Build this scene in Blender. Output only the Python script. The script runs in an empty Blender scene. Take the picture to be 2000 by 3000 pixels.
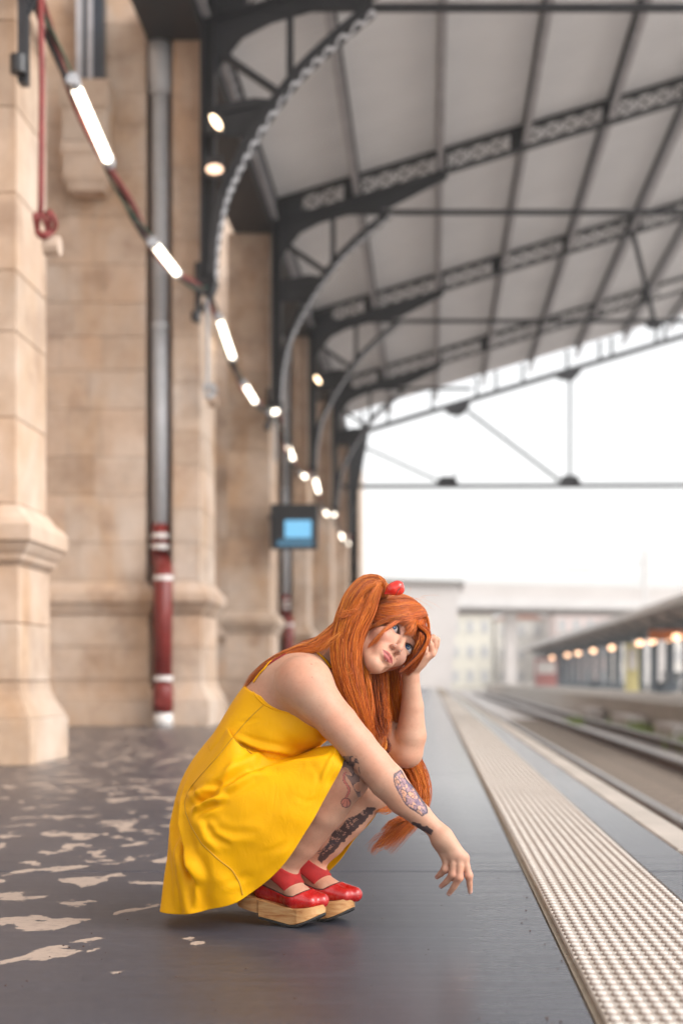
import bpy, bmesh, math, random
import numpy as np
from mathutils import Vector, Matrix

random.seed(7)
rng = np.random.default_rng(11)
SC = bpy.context.scene
COL = SC.collection
R = math.radians

# ------------------------------------------------------------------ camera, sky, sun, exposure
F_PX = 4167.0          # focal length in photograph pixels (50 mm on a 36 mm tall frame of 3000 px)
VPX, VPY = 1262.0, 1985.0
CAM_H = 0.63
cam_d = bpy.data.cameras.new("camera")
cam_d.sensor_fit = 'VERTICAL'
cam_d.sensor_height = 36.0
cam_d.sensor_width = 24.0
cam_d.lens = 50.0
cam_d.shift_x = (1000.0 - VPX) / 3000.0
cam_d.shift_y = (VPY - 1500.0) / 3000.0
cam_d.clip_start = 0.05
cam_d.clip_end = 3000.0
cam_d.dof.use_dof = True
cam_d.dof.focus_distance = 3.56
cam_d.dof.aperture_fstop = 2.15
cam = bpy.data.objects.new("camera", cam_d)
COL.objects.link(cam)
cam.location = (0, 0, CAM_H)
cam.rotation_euler = (R(90), 0, 0)
SC.camera = cam

SUN_EL, SUN_AZ = 36.0, 118.0      # azimuth measured from +Y towards +X
world = bpy.data.worlds.new("World")
SC.world = world
world.use_nodes = True
wn = world.node_tree
wn.nodes.clear()
w_out = wn.nodes.new('ShaderNodeOutputWorld')
w_bg = wn.nodes.new('ShaderNodeBackground')
w_sky = wn.nodes.new('ShaderNodeTexSky')
w_sky.sky_type = 'NISHITA'
w_sky.sun_disc = False
w_sky.sun_elevation = R(SUN_EL)
w_sky.sun_rotation = R(SUN_AZ)
w_sky.air_density = 1.0
w_sky.dust_density = 2.0
w_sky.ozone_density = 1.0
w_hs = wn.nodes.new('ShaderNodeHueSaturation')
w_hs.inputs['Saturation'].default_value = 0.12
wn.links.new(w_sky.outputs[0], w_hs.inputs['Color'])
w_mx = wn.nodes.new('ShaderNodeMix'); w_mx.data_type = 'RGBA'; w_mx.blend_type = 'MULTIPLY'
w_mx.inputs['Factor'].default_value = 1.0
w_mx.inputs['B'].default_value = (1.0, 0.985, 0.965, 1)      # warm white balance of the overcast light
wn.links.new(w_hs.outputs[0], w_mx.inputs['A'])
wn.links.new(w_mx.outputs['Result'], w_bg.inputs[0])
w_bg.inputs[1].default_value = 0.15
wn.links.new(w_bg.outputs[0], w_out.inputs[0])

sun_d = bpy.data.lights.new("sun", 'SUN')
sun_d.energy = 1.0
sun_d.angle = R(40)
sun_d.color = (1.0, 0.965, 0.925)
sun = bpy.data.objects.new("sun", sun_d)
COL.objects.link(sun)
sd = Vector((math.sin(R(SUN_AZ)) * math.cos(R(SUN_EL)), math.cos(R(SUN_AZ)) * math.cos(R(SUN_EL)), math.sin(R(SUN_EL))))
sun.rotation_euler = sd.to_track_quat('Z', 'Y').to_euler()
sun.location = (20, 20, 40)

SC.view_settings.view_transform = 'Standard'
SC.view_settings.look = 'None'
SC.view_settings.gamma = 1.0
SC.view_settings.exposure = 1.08
SC.cycles.use_denoising = True
SC.cycles.max_bounces = 7
SC.cycles.diffuse_bounces = 4
SC.cycles.adaptive_threshold = 0.02
SC.cycles.sample_clamp_indirect = 6.0
SC.cycles.volume_bounces = 0
ROOF_Y0 = 12.6  # unseen near end of the roof, cut back for the light it lets in

# ------------------------------------------------------------------ helpers
def px(u, v, Y):
    """world point of photograph pixel (u, v) at depth Y"""
    return Vector(((u - VPX) * Y / F_PX, Y, CAM_H + (VPY - v) * Y / F_PX))

class MB:
    """collects shapes, builds ONE mesh object"""
    def __init__(s):
        s.v = []; s.f = []
    def add(s, vs, fs):
        o = len(s.v)
        s.v += [tuple(p) for p in vs]
        s.f += [tuple(i + o for i in f) for f in fs]
        return s
    def box(s, x0, x1, y0, y1, z0, z1):
        return s.add([(x0,y0,z0),(x1,y0,z0),(x1,y1,z0),(x0,y1,z0),(x0,y0,z1),(x1,y0,z1),(x1,y1,z1),(x0,y1,z1)],
                     [(0,3,2,1),(4,5,6,7),(0,1,5,4),(1,2,6,5),(2,3,7,6),(3,0,4,7)])
    def loft_rect(s, x0, x1, y0, y1, prof):
        """stack of rectangles: prof = [(z, outward offset)]"""
        vs = []; fs = []
        for z, o in prof:
            vs += [(x0-o,y0-o,z),(x1+o,y0-o,z),(x1+o,y1+o,z),(x0-o,y1+o,z)]
        n = len(prof)
        for k in range(n-1):
            for j in range(4):
                a = 4*k+j; b = 4*k+(j+1) % 4
                fs.append((a, b, b+4, a+4))
        fs.append((3,2,1,0)); fs.append(tuple(4*(n-1)+j for j in range(4)))
        return s.add(vs, fs)
    def bar(s, p0, p1, w, d, up=(0,1,0)):
        """rectangular bar from p0 to p1; d along 'up', w across"""
        p0 = Vector(p0); p1 = Vector(p1); t = (p1-p0).normalized()
        u = Vector(up); u = (u - t*u.dot(t)).normalized(); n = t.cross(u)
        vs = []
        for p in (p0, p1):
            for a, b in ((-1,-1),(1,-1),(1,1),(-1,1)):
                vs.append(p + n*(a*w/2) + u*(b*d/2))
        return s.add(vs, [(3,2,1,0),(4,5,6,7),(0,1,5,4),(1,2,6,5),(2,3,7,6),(3,0,4,7)])
    def tube(s, pts, r, n=8, cap=True):
        pts = [Vector(p) for p in pts]
        rs = r if isinstance(r, (list, tuple)) else [r]*len(pts)
        t0 = (pts[1]-pts[0]).normalized()
        u = t0.orthogonal().normalized()
        vs = []; fs = []
        for i, p in enumerate(pts):
            t = (pts[min(i+1, len(pts)-1)] - pts[max(i-1, 0)]).normalized()
            u = (u - t*u.dot(t)).normalized(); w = t.cross(u)
            for k in range(n):
                a = 2*math.pi*k/n
                vs.append(p + (u*math.cos(a) + w*math.sin(a))*rs[i])
        for i in range(len(pts)-1):
            for k in range(n):
                a = i*n+k; b = i*n+(k+1) % n
                fs.append((a, b, b+n, a+n))
        if cap:
            fs.append(tuple(range(n-1, -1, -1))); fs.append(tuple(range((len(pts)-1)*n, len(pts)*n)))
        return s.add(vs, fs)
    def prism(s, poly, axis, a0, a1):
        """polygon of 2-d points extruded along axis ('x','y','z') from a0 to a1"""
        n = len(poly)
        def mk(p, a):
            return {'x': (a, p[0], p[1]), 'y': (p[0], a, p[1]), 'z': (p[0], p[1], a)}[axis]
        vs = [mk(p, a0) for p in poly] + [mk(p, a1) for p in poly]
        fs = [tuple(range(n)), tuple(range(2*n-1, n-1, -1))]
        for i in range(n):
            j = (i+1) % n
            fs.append((j, i, i+n, j+n))
        return s.add(vs, fs)
    def mesh(s, name):
        me = bpy.data.meshes.new(name)
        me.from_pydata(s.v, [], s.f)
        bm = bmesh.new(); bm.from_mesh(me)
        bmesh.ops.recalc_face_normals(bm, faces=bm.faces)
        bm.to_mesh(me); bm.free()
        return me
    def build(s, name, mat, parent=None, smooth=False, loc=None):
        me = s.mesh(name)
        if smooth:
            me.shade_smooth()
        return link(name, me, mat, parent, loc)

def link(name, me, mat, parent=None, loc=None):
    if mat is not None and len(me.materials) == 0:
        me.materials.append(mat)
    o = bpy.data.objects.new(name, me)
    COL.objects.link(o)
    if parent is not None:
        o.parent = parent
    if loc is not None:
        o.location = loc
    return o

def empty(name, loc=(0, 0, 0)):
    o = bpy.data.objects.new(name, None)
    COL.objects.link(o)
    o.empty_display_size = 0.1
    o.location = loc
    return o

def tag(o, label=None, cat=None, group=None, kind=None):
    if label: o['label'] = label
    if cat: o['category'] = cat
    if group: o['group'] = group
    if kind: o['kind'] = kind
    return o

def shift_to_root(root):
    """children were built in world space: undo the root's own location"""
    for c in root.children:
        c.location = c.location - root.location

# ------------------------------------------------------------------ materials
def new_mat(name):
    m = bpy.data.materials.new(name); m.use_nodes = True
    nt = m.node_tree; b = nt.nodes['Principled BSDF']
    return m, nt, b

def ramp(nt, fac, stops):
    r = nt.nodes.new('ShaderNodeValToRGB')
    el = r.color_ramp.elements
    while len(el) > 1: el.remove(el[-1])
    el[0].position, c = stops[0][0], stops[0][1]
    el[0].color = (*c, 1)
    for p, c in stops[1:]:
        e = el.new(p); e.color = (*c, 1)
    nt.links.new(fac, r.inputs[0])
    return r.outputs[0]

def noise(nt, scale, detail=4, rough=0.55, coord='Object', stretch=None, dist=0.0, loc=None):
    tc = nt.nodes.new('ShaderNodeTexCoord')
    src = tc.outputs[coord]
    if stretch or loc:
        mp = nt.nodes.new('ShaderNodeMapping')
        if stretch: mp.inputs['Scale'].default_value = stretch
        if loc: mp.inputs['Location'].default_value = loc
        nt.links.new(src, mp.inputs[0]); src = mp.outputs[0]
    n = nt.nodes.new('ShaderNodeTexNoise')
    n.inputs['Scale'].default_value = scale
    n.inputs['Detail'].default_value = detail
    n.inputs['Roughness'].default_value = rough
    n.inputs['Distortion'].default_value = dist
    nt.links.new(src, n.inputs['Vector'])
    return n.outputs['Fac']

def mixc(nt, fac, a, b, mode='MIX'):
    m = nt.nodes.new('ShaderNodeMix'); m.data_type = 'RGBA'; m.blend_type = mode
    for inp, val in ((m.inputs['Factor'], fac), (m.inputs['A'], a), (m.inputs['B'], b)):
        if hasattr(val, 'is_output'):
            nt.links.new(val, inp)
        elif isinstance(val, (int, float)):
            inp.default_value = val
        else:
            inp.default_value = (*val, 1)
    return m.outputs['Result']

def bump(nt, b, h, strength=0.3, dist=0.01):
    bp = nt.nodes.new('ShaderNodeBump')
    bp.inputs['Strength'].default_value = strength
    bp.inputs['Distance'].default_value = dist
    nt.links.new(h, bp.inputs['Height'])
    nt.links.new(bp.outputs[0], b.inputs['Normal'])

def simple(name, c1, c2=None, scale=8.0, rough=0.6, metal=0.0, bmp=0.0, stretch=None, coord='Object', rrange=None, spec=0.5):
    m, nt, b = new_mat(name)
    b.inputs['Roughness'].default_value = rough
    b.inputs['Metallic'].default_value = metal
    b.inputs['Specular IOR Level'].default_value = spec
    if c2 is None:
        c2 = tuple(x*0.8 for x in c1)
    n = noise(nt, scale, 5, 0.6, coord, stretch)
    nt.links.new(ramp(nt, n, [(0.3, c2), (0.7, c1)]), b.inputs['Base Color'])
    if rrange:
        mr = nt.nodes.new('ShaderNodeMapRange')
        mr.inputs[3].default_value, mr.inputs[4].default_value = rrange
        nt.links.new(n, mr.inputs[0]); nt.links.new(mr.outputs[0], b.inputs['Roughness'])
    if bmp:
        bump(nt, b, n, bmp, 0.01)
    return m

def emissive(name, col, strength, base=(0.8, 0.8, 0.8)):
    m, nt, b = new_mat(name)
    n = noise(nt, 3.0, 2)
    c = ramp(nt, n, [(0.2, tuple(x*0.96 for x in col)), (0.8, col)])
    b.inputs['Base Color'].default_value = (*base, 1)
    nt.links.new(c, b.inputs['Emission Color'])
    b.inputs['Emission Strength'].default_value = strength
    return m

M = {}
def stone_mat():
    m, nt, b = new_mat('sandstone')
    oi = nt.nodes.new('ShaderNodeObjectInfo')
    n1 = noise(nt, 0.9, 6, 0.6)
    n2 = noise(nt, 5.0, 6, 0.65)
    n3 = noise(nt, 1.1, 5, 0.6, stretch=(1.0, 1.0, 0.45), loc=(3.1, 7.7, 1.3), dist=0.6)
    c = ramp(nt, n1, [(0.28, (0.45, 0.325, 0.24)), (0.45, (0.53, 0.415, 0.33)), (0.62, (0.58, 0.49, 0.42)), (0.8, (0.57, 0.51, 0.47))])
    orange = ramp(nt, n3, [(0.47, (0, 0, 0)), (0.68, (1, 1, 1))])
    bw = nt.nodes.new('ShaderNodeRGBToBW'); nt.links.new(orange, bw.inputs[0])
    f = nt.nodes.new('ShaderNodeMath'); f.operation = 'MULTIPLY'; f.inputs[1].default_value = 0.85
    nt.links.new(bw.outputs[0], f.inputs[0])
    c = mixc(nt, f.outputs[0], c, (0.50, 0.33, 0.205))
    # every block its own tone
    tone = ramp(nt, oi.outputs['Random'], [(0.0, (0.86, 0.82, 0.78)), (0.5, (1, 1, 1)), (1.0, (1.06, 1.0, 0.95))])
    c = mixc(nt, 1.0, c, tone, 'MULTIPLY')
    n5_ = noise(nt, 1.7, 4, 0.6, loc=(9.0, 1.0, 4.0))
    c = mixc(nt, 1.0, c, ramp(nt, n5_, [(0.30, (0.74, 0.70, 0.68)), (0.5, (1, 1, 1)), (0.75, (1.06, 1.07, 1.08))]), 'MULTIPLY')
    grit = ramp(nt, n2, [(0.3, (0.86, 0.84, 0.82)), (0.7, (1.04, 1.04, 1.04))])
    c = mixc(nt, 1.0, c, grit, 'MULTIPLY')
    nt.links.new(c, b.inputs['Base Color'])
    b.inputs['Roughness'].default_value = 0.85
    bump(nt, b, n2, 0.35, 0.012)
    return m
M['stone'] = stone_mat()
M['mortar'] = simple('mortar', (0.30, 0.24, 0.18), rough=0.95, scale=14, bmp=0.3)
M['iron'] = simple('dark_iron_paint', (0.022, 0.023, 0.028), (0.015, 0.015, 0.019), scale=5, rough=0.5, bmp=0.06)
M['iron_grey'] = simple('grey_iron_paint', (0.46, 0.46, 0.49), (0.34, 0.34, 0.365), scale=4, rough=0.55, bmp=0.06)
M['pipe_grey'] = simple('galvanised_pipe', (0.46, 0.47, 0.50), (0.36, 0.37, 0.39), scale=3, rough=0.45, bmp=0.05)
M['pipe_red'] = simple('red_pipe_paint', (0.20, 0.018, 0.014), (0.14, 0.012, 0.010), scale=6, rough=0.42, bmp=0.05)
M['white_paint'] = simple('white_band_paint', (0.75, 0.72, 0.70), (0.6, 0.57, 0.55), scale=9, rough=0.5)
M['black'] = simple('black_plastic', (0.02, 0.02, 0.024), (0.014, 0.014, 0.016), scale=10, rough=0.4)
M['cable_red'] = simple('red_cable', (0.24, 0.030, 0.026), (0.15, 0.020, 0.018), scale=6, rough=0.55)
M['cable_green'] = simple('green_cable', (0.02, 0.10, 0.06), (0.015, 0.06, 0.04), scale=6, rough=0.55)
M['cable_black'] = simple('black_cable', (0.02, 0.018, 0.018), scale=6, rough=0.5)
M['glass_blue'] = simple('dark_blue_window', (0.03, 0.045, 0.065), (0.02, 0.03, 0.045), scale=1.5, rough=0.15)
M['steel_rail'] = simple('polished_rail_head', (0.42, 0.40, 0.40), (0.32, 0.30, 0.30), scale=3, rough=0.3, metal=0.9, stretch=(6, 0.4, 6))
M['rust'] = simple('rusty_rail_side', (0.11, 0.055, 0.035), (0.06, 0.03, 0.022), scale=6, rough=0.85, bmp=0.2)
M['sleeper'] = simple('weathered_sleeper', (0.26, 0.21, 0.17), (0.15, 0.12, 0.10), scale=5, rough=0.9, bmp=0.3, stretch=(1, 6, 1))
M['concrete'] = simple('pale_concrete', (0.52, 0.46, 0.41), (0.40, 0.36, 0.32), scale=2.5, rough=0.85, bmp=0.2)
M['canopy'] = simple('grey_canopy_paint', (0.24, 0.21, 0.20), (0.19, 0.17, 0.16), scale=0.6, rough=0.7)
M['canopy_edge'] = simple('pale_canopy_fascia', (0.68, 0.66, 0.65), (0.60, 0.58, 0.57), scale=0.8, rough=0.6)
M['column_blue'] = simple('blue_grey_column', (0.09, 0.11, 0.135), (0.06, 0.075, 0.09), scale=1.5, rough=0.5)
M['orange_sign'] = simple('orange_sign_paint', (0.60, 0.18, 0.05), (0.5, 0.14, 0.04), scale=3, rough=0.5)
M['yellow_sign'] = simple('yellow_panel_paint', (0.62, 0.56, 0.26), (0.55, 0.48, 0.22), scale=3, rough=0.5)
M['red_panel'] = simple('faded_red_panel', (0.42, 0.16, 0.15), (0.34, 0.13, 0.12), scale=2, rough=0.5)
M['plaster_white'] = simple('white_plaster', (0.74, 0.72, 0.68), (0.66, 0.64, 0.6), scale=0.5, rough=0.85)
M['plaster_cream'] = simple('cream_plaster', (0.74, 0.71, 0.62), (0.68, 0.65, 0.56), scale=0.5, rough=0.85)
M['far_glass'] = simple('pale_window_glass', (0.52, 0.52, 0.52), (0.45, 0.45, 0.46), scale=0.5, rough=0.2)
M['plaster_pink'] = simple('pink_plaster', (0.70, 0.58, 0.55), (0.64, 0.52, 0.49), scale=0.5, rough=0.85)
M['roof_tile'] = simple('red_roof', (0.36, 0.16, 0.10), (0.28, 0.12, 0.08), scale=2, rough=0.85)
M['bridge'] = simple('bridge_concrete', (0.62, 0.58, 0.56), (0.54, 0.50, 0.48), scale=0.3, rough=0.85)
M['tube'] = emissive('lit_tube', (1.0, 0.88, 0.70), 3.2)
M['lamp'] = emissive('lit_warm_lamp', (1.0, 0.70, 0.42), 3.0)
M['lamp_orange'] = emissive('lit_orange_lamp', (1.0, 0.55, 0.30), 1.0)
M['lamp_orange2'] = emissive('lit_canopy_lamp', (1.0, 0.55, 0.30), 2.2)
M['screen_blue'] = emissive('screen_blue', (0.22, 0.62, 0.95), 0.5, (0.02, 0.02, 0.03))
M['screen_bar'] = emissive('screen_bar', (0.08, 0.26, 0.40), 0.35, (0.02, 0.02, 0.03))

def roof_mat():
    m, nt, b = new_mat('painted_roof_boards')
    tc = nt.nodes.new('ShaderNodeTexCoord')
    wv = nt.nodes.new('ShaderNodeTexWave')
    wv.wave_type = 'BANDS'; wv.bands_direction = 'Y'; wv.wave_profile = 'SAW'
    wv.inputs['Scale'].default_value = 1.35
    wv.inputs['Distortion'].default_value = 0.0
    nt.links.new(tc.outputs['Object'], wv.inputs[0])
    n = noise(nt, 0.7, 5, 0.6)
    c = ramp(nt, n, [(0.3, (0.75, 0.755, 0.775)), (0.7, (0.83, 0.835, 0.855))])
    line = ramp(nt, wv.outputs['Fac'], [(0.0, (0.6, 0.58, 0.56)), (0.08, (1, 1, 1)), (1.0, (0.97, 0.97, 0.97))])
    nt.links.new(mixc(nt, 1.0, c, line, 'MULTIPLY'), b.inputs['Base Color'])
    b.inputs['Roughness'].default_value = 0.75
    bump(nt, b, wv.outputs['Fac'], 0.2, 0.01)
    return m
M['roof'] = roof_mat()

def platform_mat():
    m, nt, b = new_mat('worn_platform_coating')
    tc = nt.nodes.new('ShaderNodeTexCoord')
    sep = nt.nodes.new('ShaderNodeSeparateXYZ')
    nt.links.new(tc.outputs['Object'], sep.inputs[0])
    # worn patches where the grey coating has flaked off to the beige screed
    nb = noise(nt, 6.4, 8, 0.56, stretch=(1.0, 0.62, 1.0), dist=0.35)
    nl = noise(nt, 0.42, 2, 0.5, loc=(4.0, 2.0, 0.0))
    def mrange(src, a0, a1, b0, b1):
        mr = nt.nodes.new('ShaderNodeMapRange'); mr.clamp = True
        for i, v in enumerate((a0, a1, b0, b1)): mr.inputs[i+1].default_value = v
        nt.links.new(src, mr.inputs[0]); return mr.outputs[0]
    def math_(op, a, bb):
        mm = nt.nodes.new('ShaderNodeMath'); mm.operation = op
        for i, v in enumerate((a, bb)):
            if hasattr(v, 'is_output'): nt.links.new(v, mm.inputs[i])
            else: mm.inputs[i].default_value = v
        return mm.outputs[0]
    side = mrange(sep.outputs['X'], -1.0, 0.1, 0.085, -0.10)     # the wall side of the walkway is the most worn
    near = mrange(sep.outputs['Y'], 2.6, 4.0, -0.05, 0.0)
    patch = math_('ADD', math_('ADD', nb, side), math_('ADD', near, math_('MULTIPLY', math_('SUBTRACT', nl, 0.5), 0.22)))
    edge_n = noise(nt, 38.0, 6, 0.75, stretch=(0.8, 1.6, 1.0), dist=0.4)
    patch = math_('ADD', patch, math_('MULTIPLY', math_('SUBTRACT', edge_n, 0.5), 0.085))
    pf = mrange(patch, 0.655, 0.672, 0.0, 1.0)
    pf = math_('MULTIPLY', pf, mrange(edge_n, 0.30, 0.48, 0.45, 1.0))
    fine = noise(nt, 260.0, 3, 0.7)
    brush = noise(nt, 3.0, 6, 0.7, stretch=(0.35, 7.0, 1.0))
    cloud = noise(nt, 1.1, 4, 0.6)
    grey = ramp(nt, brush, [(0.25, (0.034, 0.036, 0.050)), (0.5, (0.043, 0.045, 0.060)), (0.75, (0.057, 0.059, 0.076))])
    grey = mixc(nt, 1.0, grey, ramp(nt, cloud, [(0.3, (0.85, 0.85, 0.86)), (0.7, (1.12, 1.1, 1.08))]), 'MULTIPLY')
    grey = mixc(nt, 1.0, grey, ramp(nt, fine, [(0.25, (0.58, 0.58, 0.58)), (0.75, (1.42, 1.42, 1.42))]), 'MULTIPLY')
    mott = noise(nt, 34.0, 5, 0.7)
    grey = mixc(nt, 1.0, grey, ramp(nt, mott, [(0.28, (0.78, 0.78, 0.79)), (0.5, (1, 1, 1)), (0.72, (1.22, 1.21, 1.20))]), 'MULTIPLY')
    scuff = noise(nt, 1.9, 7, 0.75, stretch=(0.6, 5.0, 1.0), loc=(2.0, 5.0, 0.0), dist=1.2)
    grey = mixc(nt, mrange(scuff, 0.62, 0.74, 0.0, 0.55), grey, (0.125, 0.118, 0.118))
    beige = ramp(nt, fine, [(0.25, (0.33, 0.25, 0.20)), (0.75, (0.44, 0.35, 0.29))])
    nt.links.new(mixc(nt, pf, grey, beige), b.inputs['Base Color'])
    rg = mrange(brush, 0.2, 0.8, 0.30, 0.42)
    # the trodden walkway beside the strip is polished, the wall side is matt
    pol = mrange(sep.outputs['X'], -0.45, 0.15, 0.10, -0.09)
    rg = math_('ADD', rg, pol)
    shel = mrange(sep.outputs['Y'], 4.6, 8.5, 0.0, -0.14)      # smoother where the roof has kept the coating dry
    rg = math_('MAXIMUM', math_('ADD', rg, shel), 0.13)
    nt.links.new(math_('ADD', rg, math_('MULTIPLY', pf, 0.3)), b.inputs['Roughness'])
    h = math_('SUBTRACT', math_('MULTIPLY', fine, 0.35), math_('MULTIPLY', pf, 0.9))
    bump(nt, b, h, 0.35, 0.002)
    return m
M['platform'] = platform_mat()

def mrange_(nt, src, a0, a1, b0, b1):
    mr = nt.nodes.new('ShaderNodeMapRange'); mr.clamp = True
    for i, v in enumerate((a0, a1, b0, b1)): mr.inputs[i+1].default_value = v
    nt.links.new(src, mr.inputs[0]); return mr.outputs[0]
def tactile_mat():
    m, nt, b = new_mat('cream_tactile_paving')
    n = noise(nt, 3.0, 6, 0.6)
    s = noise(nt, 150.0, 4, 0.7)
    c = ramp(nt, n, [(0.3, (0.50, 0.44, 0.38)), (0.7, (0.62, 0.57, 0.52))])
    c = mixc(nt, 1.0, c, ramp(nt, s, [(0.27, (0.45, 0.4, 0.36)), (0.40, (1, 1, 1))]), 'MULTIPLY')
    oi = nt.nodes.new('ShaderNodeObjectInfo')
    c = mixc(nt, 1.0, c, ramp(nt, oi.outputs['Random'], [(0.0, (0.86, 0.84, 0.82)), (0.6, (1, 1, 1)), (1.0, (1.05, 1.04, 1.03))]), 'MULTIPLY')
    d_ = noise(nt, 1.6, 5, 0.65, loc=(1, 2, 3))
    c = mixc(nt, mrange_(nt, d_, 0.55, 0.75, 0.0, 0.45), c, (0.36, 0.30, 0.26))
    nt.links.new(c, b.inputs['Base Color'])
    b.inputs['Roughness'].default_value = 0.55
    return m
M['tactile'] = tactile_mat()

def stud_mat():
    m, nt, b = new_mat('shaded_tactile_stud')
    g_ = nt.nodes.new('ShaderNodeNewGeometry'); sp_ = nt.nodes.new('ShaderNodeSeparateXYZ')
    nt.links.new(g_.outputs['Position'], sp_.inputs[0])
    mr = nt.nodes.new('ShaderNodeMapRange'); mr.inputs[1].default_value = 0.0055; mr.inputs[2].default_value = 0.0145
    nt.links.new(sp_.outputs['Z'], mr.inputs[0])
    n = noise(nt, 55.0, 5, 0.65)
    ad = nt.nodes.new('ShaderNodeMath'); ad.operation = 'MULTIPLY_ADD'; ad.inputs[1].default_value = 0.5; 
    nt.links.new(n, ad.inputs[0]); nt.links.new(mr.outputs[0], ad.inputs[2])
    c = ramp(nt, ad.outputs[0], [(0.22, (0.36, 0.29, 0.25)), (0.62, (0.30, 0.235, 0.20)), (0.95, (0.44, 0.38, 0.34)), (1.15, (0.64, 0.60, 0.55))])  # stud sides darkened by height: their shade is put into the colour
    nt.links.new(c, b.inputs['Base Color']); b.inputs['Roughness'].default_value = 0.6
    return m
M['stud'] = stud_mat()

def track_mat():
    m, nt, b = new_mat('dusty_track_bed')
    n = noise(nt, 1.2, 6, 0.65); s = noise(nt, 22.0, 5, 0.7)
    c = ramp(nt, n, [(0.3, (0.48, 0.45, 0.43)), (0.7, (0.66, 0.63, 0.61))])
    c = mixc(nt, 1.0, c, ramp(nt, s, [(0.3, (0.74, 0.73, 0.73)), (0.7, (1.18, 1.16, 1.15))]), 'MULTIPLY')
    nt.links.new(c, b.inputs['Base Color'])
    b.inputs['Roughness'].default_value = 0.95
    bump(nt, b, s, 0.8, 0.04)
    return m
M['track'] = track_mat()
M['earth'] = simple('pale_earth', (0.52, 0.48, 0.44), (0.44, 0.40, 0.37), scale=0.08, rough=0.95)
M['grass'] = simple('grass_blades', (0.30, 0.40, 0.05), (0.20, 0.30, 0.035), scale=3, rough=0.7)

# ------------------------------------------------------------------ ground, platform, track
EDGE_X = 1.045        # platform edge
T0, T1 = 0.318, 0.695 # tactile strip
RAIL_Z = -0.57
def sheet(name, x0, x1, y0, y1, z, mat, kind='structure'):
    o = MB().add([(x0,y0,z),(x1,y0,z),(x1,y1,z),(x0,y1,z)], [(0,1,2,3)]).build(name, mat)
    return tag(o, kind=kind)
sheet('ground', -1500, 1500, -60, 2600, -0.86, M['earth'])
o = MB().add([(EDGE_X-0.2,-30,-0.76),(5.9,-30,-0.76),(5.9,140,-0.76),(EDGE_X-0.2,140,-0.76)], [(0,1,2,3)]).build('track_bed', M['track'])
tag(o, kind='structure')

plat = empty('platform'); tag(plat, kind='structure')
joints = [-6.0, 0.9, 4.62, 9.3, 14.2, 19.0, 24.0, 32.0, 40.0, 52.0, 66.0, 90.0]
g = 0.004
for a, bq in zip(joints[:-1], joints[1:]):
    # wide coated slab between the wall and the tactile strip
    MB().loft_rect(-6.4, T0-0.02, a+g, bq-g, [(-0.3, 0), (-0.004, 0), (0.0, -0.003)]).build('slab', M['platform'], plat)
    MB().loft_rect(T1+0.012, 0.893, a+g, bq-g, [(-0.3, 0), (-0.004, 0), (0.0, -0.003)]).build('slab', M['platform'], plat)
MB().box(-6.4, 0.90, -6, 90, -0.70, -0.012).build('slab_bed', M['mortar'], plat)
y = -6.0
i = 0
copm = None
while y < 60:
    L = 1.6
    if copm is None:
        copm = MB().loft_rect(0.897, EDGE_X, 0.004, L-0.004, [(-0.22, 0), (-0.02, 0), (-0.006, -0.004), (0.001, -0.012)]).mesh('coping_stone')
        copm.materials.append(M['concrete'])
    link('coping_stone', copm, None, plat, (0, y, 0)); y += L
MB().box(0.9, EDGE_X-0.08, -6, 90, -0.78, -0.222).build('platform_face', M['concrete'], plat)

# tactile paving: panels with raised studs
tac = empty('tactile_paving', (0.5*(T0+T1), 2.0, 0))
tag(tac, 'cream studded tactile warning strip along the platform edge', 'tactile strip')
ty0, plen = 1.95, 0.612
npan = 75
pm = MB().loft_rect(T0, T1, 0.0035, plen-0.0035, [(-0.012, 0), (0.004, 0), (0.006, -0.003)]).mesh('paving_panel')
pm.materials.append(M['tactile'])
for k in range(npan):
    link('paving_panel', pm, None, tac, (0, ty0+k*plen, 0))
MB().box(T0-0.014, T1+0.008, ty0, ty0+npan*plen, -0.02, -0.006).build('bedding_strip', M['mortar'], tac)
CP, RP = 0.0314, 0.051
def stud_geo(n, rings, hgt):
    vs = []; fs = []
    for j in range(rings):
        t = j/rings
        rr = math.cos(t*math.pi/2)**0.8
        zz = hgt*math.sin(t*math.pi/2)
        for i in range(n):
            a = 2*math.pi*i/n
            vs.append((0.0128*rr*math.cos(a), 0.020*rr*math.sin(a), zz))
    vs.append((0, 0, hgt))
    for j in range(rings-1):
        for i in range(n):
            a = j*n+i; bq = j*n+(i+1) % n
            fs.append((a, bq, bq+n, a+n))
    for i in range(n):
        fs.append(((rings-1)*n+i, (rings-1)*n+(i+1) % n, rings*n))
    return vs, fs
sv, sf = stud_geo(10, 4, 0.0085)
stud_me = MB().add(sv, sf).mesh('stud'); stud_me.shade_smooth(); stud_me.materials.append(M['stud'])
spots = []
for r_ in range(int(npan*plen/RP)):
    yy = ty0 + (r_+0.5)*RP
    for c_ in range(12):
        xx = T0 + 0.0159 + c_*CP
        u = VPX + F_PX*xx/yy
        spots.append((yy, xx, u))
vis = [s for s in spots if s[2] < 2010 and VPY + F_PX*CAM_H/s[0] < 3010]
vis.sort()
near_s = set((s[0], s[1]) for s in vis[:300])
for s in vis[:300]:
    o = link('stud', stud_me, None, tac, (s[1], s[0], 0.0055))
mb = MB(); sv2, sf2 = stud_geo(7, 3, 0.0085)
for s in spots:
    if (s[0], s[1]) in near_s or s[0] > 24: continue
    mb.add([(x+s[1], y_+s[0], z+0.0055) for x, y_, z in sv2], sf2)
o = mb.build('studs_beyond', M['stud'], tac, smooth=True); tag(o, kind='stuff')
shift_to_root(tac)

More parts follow.
